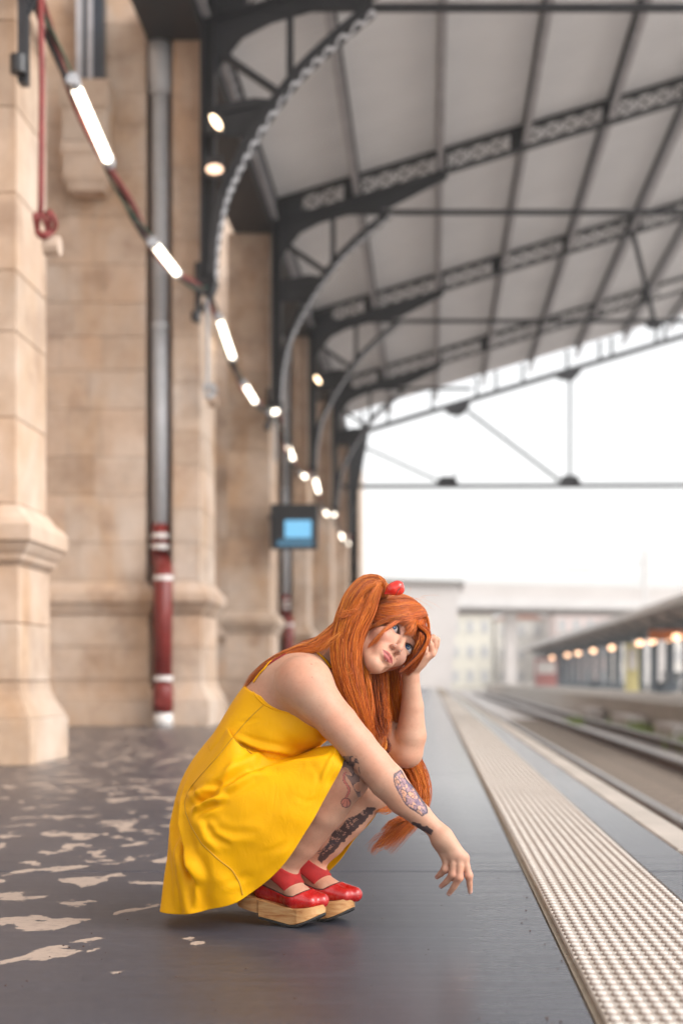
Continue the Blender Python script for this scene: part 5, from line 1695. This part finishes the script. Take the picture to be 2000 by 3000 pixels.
def shoe(foot, ank, ball, toe, knee, legf):
    s = empty('shoe'); s.parent = person; s.location = -PO
    d = toe-ball; d[2] = 0; d /= np.linalg.norm(d); sd_ = np.array([-d[1], d[0], 0])
    # sole outline in plan and side profile (along d, metres from the ball)
    zt = ball[2]-0.024
    def top(a):                      # wood top line
        return zt + 0.010*np.clip(a/0.07, -1, 1)**2*np.sign(a)*1.0 if a > 0 else zt + 0.022*(-a/0.13)
    def bot(a):
        if a > -0.005: return 0.002 + 0.034*min(1, (a+0.005)/0.085)**1.7
        return 0.002 + 0.014*(-a-0.005)/0.095
    def half(a):
        if a > 0.015: q_ = (a-0.015)/0.058; return 0.045*math.sqrt(max(0, 1-min(1, q_)**2.4))
        if a < -0.10: q_ = (-0.10-a)/0.075; return 0.031*math.sqrt(max(0, 1-min(1, q_)**2.2))
        return 0.045 - 0.012*math.sin((0.02-a)/0.12*math.pi/2)
    def solid(a0, a1, n, zlo, zhi, infl=0.0):
        vs = []; fs = []
        for i in range(n+1):
            a = a0+(a1-a0)*i/n; hw = max(half(a)+infl, 0.0008)
            c = ball + d*a
            for sgn, z in ((-1, zlo(a)), (1, zlo(a)), (1, zhi(a)), (-1, zhi(a))):
                p = c + sd_*sgn*hw; vs.append((p[0], p[1], z))
        for i in range(n):
            for j in range(4):
                a = 4*i+j; b2 = 4*i+(j+1) % 4; fs.append((a, b2, b2+4, a+4))
        fs += [(3,2,1,0), tuple(4*n+j for j in range(4))]
        return MB().add(vs, fs)
    def fin(o):
        bv = o.modifiers.new('edge', 'BEVEL'); bv.width = 0.0015; bv.segments = 2; bv.limit_method = 'ANGLE'; bv.angle_limit = R(50)
        return o
    fin(part('sole', solid(-0.098, 0.0728, 40, lambda a: bot(a)+0.006, top).mesh('sole'), M['wood'], s))
    fin(part('heel_shelf', solid(-0.174, -0.0985, 20, lambda a: top(a)-0.036+0.0*a, top).mesh('heel_shelf'), M['wood'], s))
    fin(part('outsole', solid(-0.098, 0.0725, 40, bot, lambda a: bot(a)+0.0055).mesh('outsole'), M['rubber'], s))
    # upper: foot grown by 3.5 mm, open above the vamp line
    F = Field(foot.ax and np.array([foot.ax[k][0] for k in range(3)]), np.array([foot.ax[k][-1] for k in range(3)]), 0.0021)
    F2 = make_foot(ank, ball, toe)
    F2.a = F2.a - 0.0045
    X, Y, Z = F2.ax[0][:, None, None], F2.ax[1][None, :, None], F2.ax[2][None, None, :]
    al = (X-ball[0])*d[0] + (Y-ball[1])*d[1]
    line = zt + 0.030 + 0.035*np.clip((-al-0.02)/0.12, 0, 1) + 0.55*np.clip(al-0.005, 0, 0.03)
    cut = (Z - line)*0.9
    F2.a = np.maximum(F2.a, cut.astype(np.float32))
    tl = zt + 0.0 - 0.002
    F2.a = np.maximum(F2.a, (zt - 0.004 - Z + np.minimum(0, 0)*X).astype(np.float32))
    Pu, Qu = F2.mesh(2)
    part('upper', mesh_np('upper', Pu, Qu), M['patent'], s)
    # black rim just inside the opening
    F3 = make_foot(ank, ball, toe); F3.a = F3.a - 0.0022
    F3.a = np.maximum(np.maximum(F3.a, ((Z-line)*0.9-0.0022).astype(np.float32)), -((Z-line)*0.9+0.006).astype(np.float32))
    Pu, Qu = F3.mesh(1); part('lining', mesh_np('lining', Pu, Qu), M['rubber'], s)
    # ankle strap: band round the lower leg
    ax_ = knee-ank; ax_ /= np.linalg.norm(ax_)
    G = legf; w = G.win(ank-0.075, ank+0.075)
    A_ = G.a[w] - 0.0035; axs = [G.ax[k][w[k]] for k in range(3)]
    X, Y, Z = axs[0][:, None, None], axs[1][None, :, None], axs[2][None, None, :]
    t_ = ((X-ank[0])*ax_[0] + (Y-ank[1])*ax_[1] + (Z-ank[2])*ax_[2]).astype(np.float32)
    A_ = np.maximum(A_, np.maximum(t_-0.030, -0.010-t_))
    A_ = np.maximum(A_, (np.sqrt((X-ank[0])**2+(Y-ank[1])**2+(Z-ank[2])**2)-0.072).astype(np.float32))
    Pu, Qu = surface_nets(A_, axs, G.h, 3); part('ankle_strap', mesh_np('ankle_strap', Pu, Qu), M['suede'], s)
    return s
shoe(footR, ankR, ballR, toeR, B(880, 2462, -0.055), legR)
shoe(footL, ankL, ballL, toeL, B(955, 2460, 0.052), legL)

# ---- hair
def hair_mat():
    m, nt, b = new_mat('orange_hair')
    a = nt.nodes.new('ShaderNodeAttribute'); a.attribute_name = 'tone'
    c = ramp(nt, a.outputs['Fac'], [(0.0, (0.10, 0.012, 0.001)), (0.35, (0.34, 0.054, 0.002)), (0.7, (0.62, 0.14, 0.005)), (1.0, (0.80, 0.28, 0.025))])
    nt.links.new(c, b.inputs['Base Color'])
    b.inputs['Roughness'].default_value = 0.42
    b.inputs['Specular IOR Level'].default_value = 0.3
    b.inputs['Sheen Weight'].default_value = 0.1
    return m
M['hair'] = hair_mat()
class Hair:
    def __init__(s): s.P = []; s.W = []; s.T = []
    def add(s, pts, w, tone):
        s.P.append(np.asarray(pts)); s.W.append(w); s.T.append(tone)
    def build(s, name, parent=None):
        NS = 3
        Vs = []; Fs = []; Ts = []; off = 0
        for pts, w, tone in zip(s.P, s.W, s.T):
            n = len(pts)
            t = np.gradient(pts, axis=0); t /= np.linalg.norm(t, axis=1, keepdims=True)+1e-9
            ref = np.array([0.31, -0.8, 0.52]); a = np.cross(t, ref); a /= np.linalg.norm(a, axis=1, keepdims=True)+1e-9
            b = np.cross(t, a)
            lin = np.linspace(0, 1, n); ww = w*np.clip(np.minimum(1, (1-lin)*3.5+0.12), 0, 1)
            for k in range(NS):
                an = 2*math.pi*k/NS
                Vs.append(pts + (a*math.cos(an)+b*math.sin(an))*ww[:, None])
            Ts.append(np.full(n*NS, tone))
            i = np.arange(n-1)
            for k in range(NS):
                k2 = (k+1) % NS
                Fs.append(np.stack([off+k*n+i, off+k*n+i+1, off+k2*n+i+1, off+k2*n+i], 1))
            off += n*NS
        V_ = np.concatenate(Vs); F_ = np.concatenate(Fs)
        me = mesh_np(name, V_, F_)
        at = me.attributes.new('tone', 'FLOAT', 'POINT'); at.data.foreach_set('value', np.concatenate(Ts).astype(np.float32))
        return part(name, me, M['hair'], parent)
hr = np.random.default_rng(5)
def tone(base=0.58, sp=0.2): return float(np.clip(base + hr.normal()*sp, 0, 1))
def lock(H, path, rad, n, flat=(None, 1.0), seg=18, w=0.00052, frizz=0.004, base=0.56, taper_len=0.25, curl=0.0):
    """bundle of strands along a guide path; rad = radii per guide point; flat=(axis, factor)"""
    path = np.array(path, float); rad = np.array(rad, float)
    m = len(path); n = int(n*1.35)
    # clumps
    ncl = max(4, n//22); cl = hr.normal(size=(ncl, 2)); cl /= np.maximum(1, np.linalg.norm(cl, axis=1, keepdims=True)/1.0)
    clt = hr.normal(size=ncl)*0.21
    for i in range(n):
        c = hr.integers(ncl)
        o = cl[c]*0.8 + hr.normal(size=2)*0.22
        r_ = np.linalg.norm(o)
        if r_ > 1.08: o *= 1.08/r_
        t1 = 1 - taper_len*hr.random()**1.5
        t0 = hr.random()*0.02
        ts = np.linspace(t0, t1, seg)*(m-1)
        g_ = crom(path, ts); rr = np.interp(ts, np.arange(m), rad)
        t = np.gradient(g_, axis=0); t /= np.linalg.norm(t, axis=1, keepdims=True)
        view = np.array([0, -1.0, 0.0])
        a = np.cross(t, view); a /= np.linalg.norm(a, axis=1, keepdims=True)+1e-9
        b = np.cross(a, t)
        ph = hr.uniform(0, 6.28); ph2 = hr.uniform(0, 6.28); fr = hr.uniform(0.6, 2.2)
        lin = np.linspace(0, 1, seg)
        wob = frizz*(np.sin(lin*fr*6.28+ph))*lin; wob2 = frizz*np.cos(lin*fr*5.1+ph2)*lin
        p = g_ + a*((o[0]*rr + wob)[:, None]) + b*((o[1]*rr*flat[1] + wob2)[:, None])
        front = o[1]                              # + = towards the camera
        H.add(p, w*hr.uniform(0.7, 1.3), tone(base + clt[c], 0.085))
# hair ellipsoid hugging the skull, in head coordinates
HEC = np.array([0.004, -0.086, 0.038]); HER = np.array([0.089, 0.106, 0.104])
def on_skull(u, v, lift=0.0):
    """photograph pixel to the skull ellipsoid (grown by lift)"""
    o = np.array([0, 0, CAM_H]); d = np.array(px(u, v, 1.0)) - o
    ol = ((o-HO)@HEAD.T)/HS - HEC; dl = (d@HEAD.T)/HS
    r_ = HER + lift
    A = ((dl/r_)**2).sum(); Bq = 2*(ol*dl/r_**2).sum(); C = ((ol/r_)**2).sum()-1
    disc = Bq*Bq-4*A*C
    t = (-Bq-math.sqrt(disc))/(2*A) if disc > 0 else -Bq/(2*A)
    q_ = ol + t*dl
    if disc <= 0: q_ = q_/np.sqrt(((q_/r_)**2).sum())
    return q_ + HEC
def skull_world(q_): return HO + HS*(q_@HEAD)
def hug(q_, lift):
    e = q_-HEC; s_ = np.sqrt(((e/(HER+lift))**2).sum(-1, keepdims=True)); return HEC + e/s_
def cap_strands(H, starts, ends, n, mid=None, seg=14, lift=(0.0, 0.007), base=0.56, jit=0.0035, w=0.00062, ext=None):
    """strands over the skull from a start curve to an end curve (px polylines)"""
    S = np.array([on_skull(*p) for p in starts]); E = np.array([on_skull(*p) for p in ends])
    n = int(n*1.5)
    Mm = None if mid is None else np.array([on_skull(*p) for p in mid])
    def at(C, t): return crom(C, np.array([t*(len(C)-1)]))[0] if len(C) > 1 else C[0]
    ncl = max(5, n//16); clp = hr.random(ncl); cltone = hr.normal(size=ncl)*0.17
    for i in range(n):
        c = hr.integers(ncl); t = float(np.clip(clp[c] + hr.normal()*0.035, 0, 1))
        a, b = at(S, t), at(E, float(np.clip(t + hr.normal()*0.02, 0, 1)))
        lf = hr.uniform(*lift)
        k = np.linspace(0, 1, seg)[:, None]
        if Mm is None: q_ = a*(1-k)+b*k
        else:
            m_ = at(Mm, t); q_ = crom(np.stack([a, m_, b]), k[:, 0]*2)
        q_ = q_ + hr.normal(size=3)*jit + np.sin(k*6.28*hr.uniform(0.5, 1.5)+hr.uniform(0, 6))*hr.normal(size=3)*0.0012
        q_ = hug(q_, lf)
        H.add(skull_world(q_), w*hr.uniform(0.7, 1.3), tone(base+cltone[c], 0.08))

# scalp shell under the strands so that no skin shows through
hs = Field(HO-0.22, HO+0.22, 0.003)
hs.ell(HL(*HEC), (HER-0.002)*HS, HEAD, 0.0)
X, Y, Z = hs.ax[0][:, None, None], hs.ax[1][None, :, None], hs.ax[2][None, None, :]
qq = [((X-HO[0])*HEAD[j, 0] + (Y-HO[1])*HEAD[j, 1] + (Z-HO[2])*HEAD[j, 2])/HS for j in range(3)]
cutf = np.minimum(qq[1]+0.030, 0.052-qq[2])                    # open at the face
hs.a = np.maximum(hs.a, (np.minimum(cutf, 1))*0.8 + 0*hs.a)
cut2 = (-0.075 - qq[2])                                        # open below the nape
hs.a = np.maximum(hs.a, cut2)
Ph, Qh = hs.mesh(3)
hme = mesh_np('scalp', Ph, Qh)
at = hme.attributes.new('tone', 'FLOAT', 'POINT'); at.data.foreach_set('value', np.full(len(Ph), 0.40, np.float32))
hair = part('hair', hme, M['hair'])
def hpart(H, name):
    return H.build(name, hair)
# crown hair: from the fringe line back to the tail by the clip
H = Hair()
cap_strands(H, [(1240,1800),(1240,1785),(1234,1768),(1222,1752),(1206,1742)], [(1100,1800),(1103,1788),(1108,1775),(1114,1765),(1122,1757)], 620,
            mid=[(1165,1800),(1170,1782),(1172,1766),(1172,1752),(1168,1742)])
cap_strands(H, [(1240,1802),(1240,1797),(1239,1792)], [(1090,1818),(1094,1806),(1099,1796)], 330, mid=[(1160,1822),(1164,1810),(1166,1800)], lift=(0.002,0.009))
# far half of the crown
cap_strands(H, [(1240,1800),(1240,1790),(1238,1780),(1234,1770)], [(1256,1862),(1264,1848),(1266,1830),(1262,1808)], 420, mid=[(1250,1828),(1254,1818),(1254,1806),(1250,1792)])
# back of the head (left in the picture)
cap_strands(H, [(1150,1745),(1130,1748),(1112,1760),(1100,1780),(1094,1800)], [(1100,1700),(1060,1740),(1035,1790),(1030,1830),(1040,1860)], 320, lift=(0.0, 0.01))
hpart(H, 'crown_hair')
# fringe
H = Hair()
def head_pt(u, v, lift):
    """point over the head or face seen at a pixel, raised by lift towards outside"""
    a = skull_world(on_skull(u, v)); o = np.array([0, 0, CAM_H])
    p_, n_ = ray(body_bvh, u, v, -0.03)
    b_ = np.array(p_)
    c = a if np.linalg.norm(a-o) < np.linalg.norm(b_-o) + 0.002 or np.linalg.norm(a-b_) > 0.08 else b_
    e = c - HL(0, -0.07, 0.0); e /= np.linalg.norm(e)
    return c + e*lift
def fringe(tips, mids, n, base=0.58, root=(1239, 1797), w=0.00062, lift=(0.003, 0.011), clump=None, spread=6.0):
    tips = np.array(tips, float); mids = np.array(mids, float); n = int(n*1.3)
    ncl = clump or max(4, n//18); cp = np.sort(hr.random(ncl)); ct = hr.normal(size=ncl)*0.17
    for i in range(n):
        c = hr.integers(ncl); t = float(np.clip(cp[c] + hr.normal()*0.045, 0, 1))
        tm = float(np.clip(cp[c]*0.6 + t*0.4 + hr.normal()*0.09, 0, 1))
        def lerp(C, t_):
            k = t_*(len(C)-1); j = min(int(k), len(C)-2); return C[j]*(1-(k-j)) + C[j+1]*(k-j)
        tip = lerp(tips, t); mid = lerp(mids, tm) + hr.normal(size=2)*2.0
        r0 = np.array(root) + hr.normal(size=2)*np.array([2.0, spread*0.5])
        end = r0 + (tip-r0)*(1 - 0.16*hr.random()**2) + hr.normal(size=2)*1.5
        lf = hr.uniform(*lift)
        c1 = 2*mid - 0.5*(r0+end)
        ks = np.linspace(0, 1, 7)[:, None]; pp = (1-ks)**2*r0 + 2*ks*(1-ks)*c1 + ks**2*end
        pts = np.array([head_pt(u, v, lf*(0.5+1.0*k)) for (u, v), k in zip(pp, ks[:, 0])])
        # even out depth jumps between skull and face
        for _ in range(3): pts[1:-1] = (pts[:-2]+2*pts[1:-1]+pts[2:])/4
        H.add(crom(pts, np.linspace(0, 6, 16)), w*hr.uniform(0.7, 1.3), tone(base+ct[c], 0.08))
fringe([(1084,1846),(1100,1834),(1116,1828)], [(1160,1810),(1166,1808),(1170,1806)], 120, clump=5)
fringe([(1081,1897),(1085,1890),(1092,1880)], [(1144,1830),(1150,1827),(1158,1824)], 240, clump=7, lift=(0.004, 0.013))
fringe([(1108,1830),(1130,1826),(1148,1822)], [(1180,1806),(1186,1806),(1194,1808)], 200)
fringe([(1148,1821),(1168,1838),(1180,1855)], [(1196,1812),(1204,1816),(1212,1822)], 210)
fringe([(1176,1862),(1195,1868),(1212,1880)], [(1210,1824),(1218,1828),(1226,1836)], 220)
fringe([(1204,1876),(1218,1894),(1228,1912)], [(1224,1834),(1232,1840),(1240,1850)], 200)
fringe([(1216,1890),(1206,1935),(1172,1966)], [(1236,1845),(1246,1862),(1246,1880)], 90, clump=4, lift=(0.008, 0.016))
r0 = head_pt(1238, 1796, 0.005); r1 = head_pt(1234, 1786, 0.005)
lock(H, [r0, head_pt(1243, 1825, 0.010), B(1250,1862,-0.062), B(1238,1900,-0.072), B(1206,1938,-0.070), B(1168,1970,-0.06)], [0.003,0.006,0.006,0.005,0.004,0.002], 110, frizz=0.002, taper_len=0.35)
# hair on the far side of the face, between cheek and fist
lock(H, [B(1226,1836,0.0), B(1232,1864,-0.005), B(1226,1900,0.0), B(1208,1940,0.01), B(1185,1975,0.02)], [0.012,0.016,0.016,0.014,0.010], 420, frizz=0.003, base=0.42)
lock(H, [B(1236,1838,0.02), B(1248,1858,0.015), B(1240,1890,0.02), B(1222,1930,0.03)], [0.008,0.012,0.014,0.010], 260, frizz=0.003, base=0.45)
hpart(H, 'fringe')
# near tail: out of the clip, up, over and down in front of the shoulder
H = Hair()
lock(H, [B(1124,1752,0.0), B(1108,1716,0.0), B(1078,1722,-0.01), B(1052,1765,-0.03), B(1036,1812,-0.045), B(1018,1870,-0.06), B(1014,1930,-0.075), B(1024,1995,-0.085), B(1043,2060,-0.09), B(1062,2120,-0.09), B(1082,2175,-0.085)],
     [0.014,0.022,0.032,0.040,0.042,0.038,0.034,0.030,0.026,0.022,0.016], 2100, flat=(None, 0.75), seg=26, frizz=0.005, taper_len=0.35)
# outer shell of the tail near the face
lock(H, [B(1122,1750,-0.01), B(1112,1712,-0.02), B(1092,1740,-0.045), B(1074,1790,-0.06), B(1046,1850,-0.075), B(1038,1920,-0.085), B(1048,2010,-0.095), B(1068,2090,-0.10), B(1085,2160,-0.095)],
     [0.008,0.014,0.018,0.020,0.018,0.015,0.013,0.010,0.006], 420, flat=(None, 0.6), seg=24, frizz=0.004)
# strands swept over the back
lock(H, [B(1060,1745,-0.02), B(1030,1800,-0.04), B(985,1850,-0.06), B(930,1890,-0.07), B(870,1908,-0.07), B(800,1940,-0.06), B(745,1985,-0.05), B(716,2022,-0.03)],
     [0.014,0.020,0.020,0.016,0.011,0.010,0.008,0.005], 420, flat=(None, 0.5), seg=24, frizz=0.006, taper_len=0.4, base=0.62)
lock(H, [B(1050,1790,0.02), B(1000,1840,0.03), B(950,1880,0.03), B(890,1900,0.03), B(800,1945,0.035), B(735,1995,0.04)],
     [0.016,0.020,0.018,0.014,0.012,0.006], 300, flat=(None, 0.7), seg=22, frizz=0.006, taper_len=0.4)
for (pth, n_) in (([(1062,1755),(1040,1790),(1010,1805),(984,1812)], 40), ([(1058,1750),(1030,1800),(1000,1850),(965,1885),(930,1925)], 50), ([(1040,1860),(1030,1960),(1020,2040),(1036,2110),(1050,2180)], 70),
                  ([(1050,1880),(1066,1960),(1078,2040),(1082,2110),(1078,2180)], 70), ([(1100,1710),(1060,1735),(1020,1800),(996,1880),(990,1960),(1000,2020)], 60)):
    lock(H, [B(u_, v_, -0.06-0.04*k_/len(pth)) for k_, (u_, v_) in enumerate(pth)], [0.008]+[0.010]*(len(pth)-2)+[0.006], n_, frizz=0.007, taper_len=0.5, base=0.66, w=0.0005)
hpart(H, 'tail_of_hair')
# hair behind the neck and the far tail, coming out below the far elbow
H = Hair()
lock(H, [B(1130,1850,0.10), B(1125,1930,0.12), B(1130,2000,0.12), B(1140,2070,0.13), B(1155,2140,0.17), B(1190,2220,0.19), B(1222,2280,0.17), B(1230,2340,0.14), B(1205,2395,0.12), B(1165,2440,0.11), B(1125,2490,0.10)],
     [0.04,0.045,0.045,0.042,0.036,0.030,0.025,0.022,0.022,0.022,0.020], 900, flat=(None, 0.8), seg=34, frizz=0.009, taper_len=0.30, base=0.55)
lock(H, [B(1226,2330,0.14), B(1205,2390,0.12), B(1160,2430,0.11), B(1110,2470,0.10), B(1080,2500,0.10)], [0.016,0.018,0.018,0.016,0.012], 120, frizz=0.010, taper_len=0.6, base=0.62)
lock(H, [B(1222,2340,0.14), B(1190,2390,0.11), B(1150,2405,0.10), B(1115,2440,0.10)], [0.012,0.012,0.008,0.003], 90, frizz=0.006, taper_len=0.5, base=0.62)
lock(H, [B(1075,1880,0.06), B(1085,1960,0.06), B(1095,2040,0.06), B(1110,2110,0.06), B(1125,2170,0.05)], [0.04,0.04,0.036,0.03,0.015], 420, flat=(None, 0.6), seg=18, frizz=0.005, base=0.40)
# flick in front of the far arm and wisps under the near forearm
lock(H, [B(1088,2200,-0.04), B(1112,2205,-0.045), B(1130,2188,-0.05), B(1128,2155,-0.05)], [0.008,0.013,0.012,0.003], 140, frizz=0.003, taper_len=0.45)
lock(H, [B(1180,2320,0.05), B(1160,2352,0.04), B(1130,2372,0.02), B(1092,2370,0.0)], [0.014,0.013,0.010,0.003], 120, frizz=0.004, taper_len=0.5)
hpart(H, 'far_tail_of_hair')
# loose flyaway hairs
H = Hair()
for i in range(45):
    t = hr.random(); s0 = np.array([(1112,1704),(1060,1735),(1010,1800),(960,1865),(1180,1736),(1225,1760)][hr.integers(6)]) + hr.normal(size=2)*14
    a = hr.uniform(0, 6.28); L = hr.uniform(20, 70)
    pts = [B(s0[0], s0[1], -0.02+hr.normal()*0.02)]
    dx, dy = math.cos(a), math.sin(a)*0.8
    for k_ in range(1, 6):
        a += hr.normal()*0.35; pts.append(B(s0[0]+dx*L*k_/5 + hr.normal()*2, s0[1]+dy*L*k_/5 + (k_/5)**2*18, -0.02))
    H.add(crom(np.array(pts), np.linspace(0, 5, 14)), 0.00022, 0.85)
hpart(H, 'flyaway_hair')

# hair clip
def clip_mat():
    m, nt, b = new_mat('glossy_red_clip')
    n = noise(nt, 40.0, 3)
    nt.links.new(ramp(nt, n, [(0.3, (0.60, 0.018, 0.008)), (0.7, (0.66, 0.024, 0.010))]), b.inputs['Base Color'])
    b.inputs['Roughness'].default_value = 0.2; b.inputs['Coat Weight'].default_value = 0.7
    return m
M['clip'] = clip_mat()
c0 = B(1150, 1722, -0.035)
cf = Field(c0-0.05, c0+0.05, 0.0015)
ca, cbv = B(1124, 1743, -0.042), B(1168, 1717, -0.034)
cf.cap(ca, B(1150, 1727, -0.037), 0.002, 0.0165, 0.004)
cf.cap(B(1150, 1727, -0.037), B(1164, 1722, -0.034), 0.0165, 0.0175, 0.006)
cf.cap(B(1164, 1722, -0.034), B(1171, 1730, -0.034), 0.0175, 0.010, 0.006)
bp_ = B(1150, 1743, -0.035); nr_ = np.array([-0.10, 0.1, -0.95]); nr_ /= np.linalg.norm(nr_)
plane_cut(cf, bp_, nr_)
Pc, Qc = cf.mesh(3)
cl_o = part('hair_clip', mesh_np('hair_clip', Pc, Qc), M['clip'])
cbvh = BVHTree.FromPolygons([tuple(p) for p in Pc], [tuple(int(i) for i in f) for f in Qc])
w_ = []
for u, v in ((1176,1716),(1171,1724),(1165,1729),(1163,1735),(1159,1742)):
    p_, n_ = ray(cbvh, u, v, -0.05); w_.append(Vector(p_)+n_*0.0001)
part('clip_line', MB().tube(w_, 0.0011, 6).mesh('clip_line'), M['rubber'], cl_o)
# choker
M['ribbon'] = simple('dark_blue_ribbon', (0.035, 0.03, 0.11), (0.025, 0.02, 0.08), scale=40, rough=0.6)
na, nbm = NB, HL(0, -0.085, -0.05)
axn = (nbm-na); Ln = np.linalg.norm(axn); axn /= Ln; cn_ = na + axn*Ln*0.55
G = Field(cn_-0.09, cn_+0.09, 0.0024)
G.cap(na, nbm, 0.0585, 0.0525, 0.0)
X, Y, Z = G.ax[0][:, None, None], G.ax[1][None, :, None], G.ax[2][None, None, :]
t_ = ((X-cn_[0])*axn[0] + (Y-cn_[1])*axn[1] + (Z-cn_[2])*axn[2]).astype(np.float32)
G.a = np.maximum(G.a, np.abs(t_)-0.014)
Pc, Qc = G.mesh(2); part('choker', mesh_np('choker', Pc, Qc), M['ribbon'])
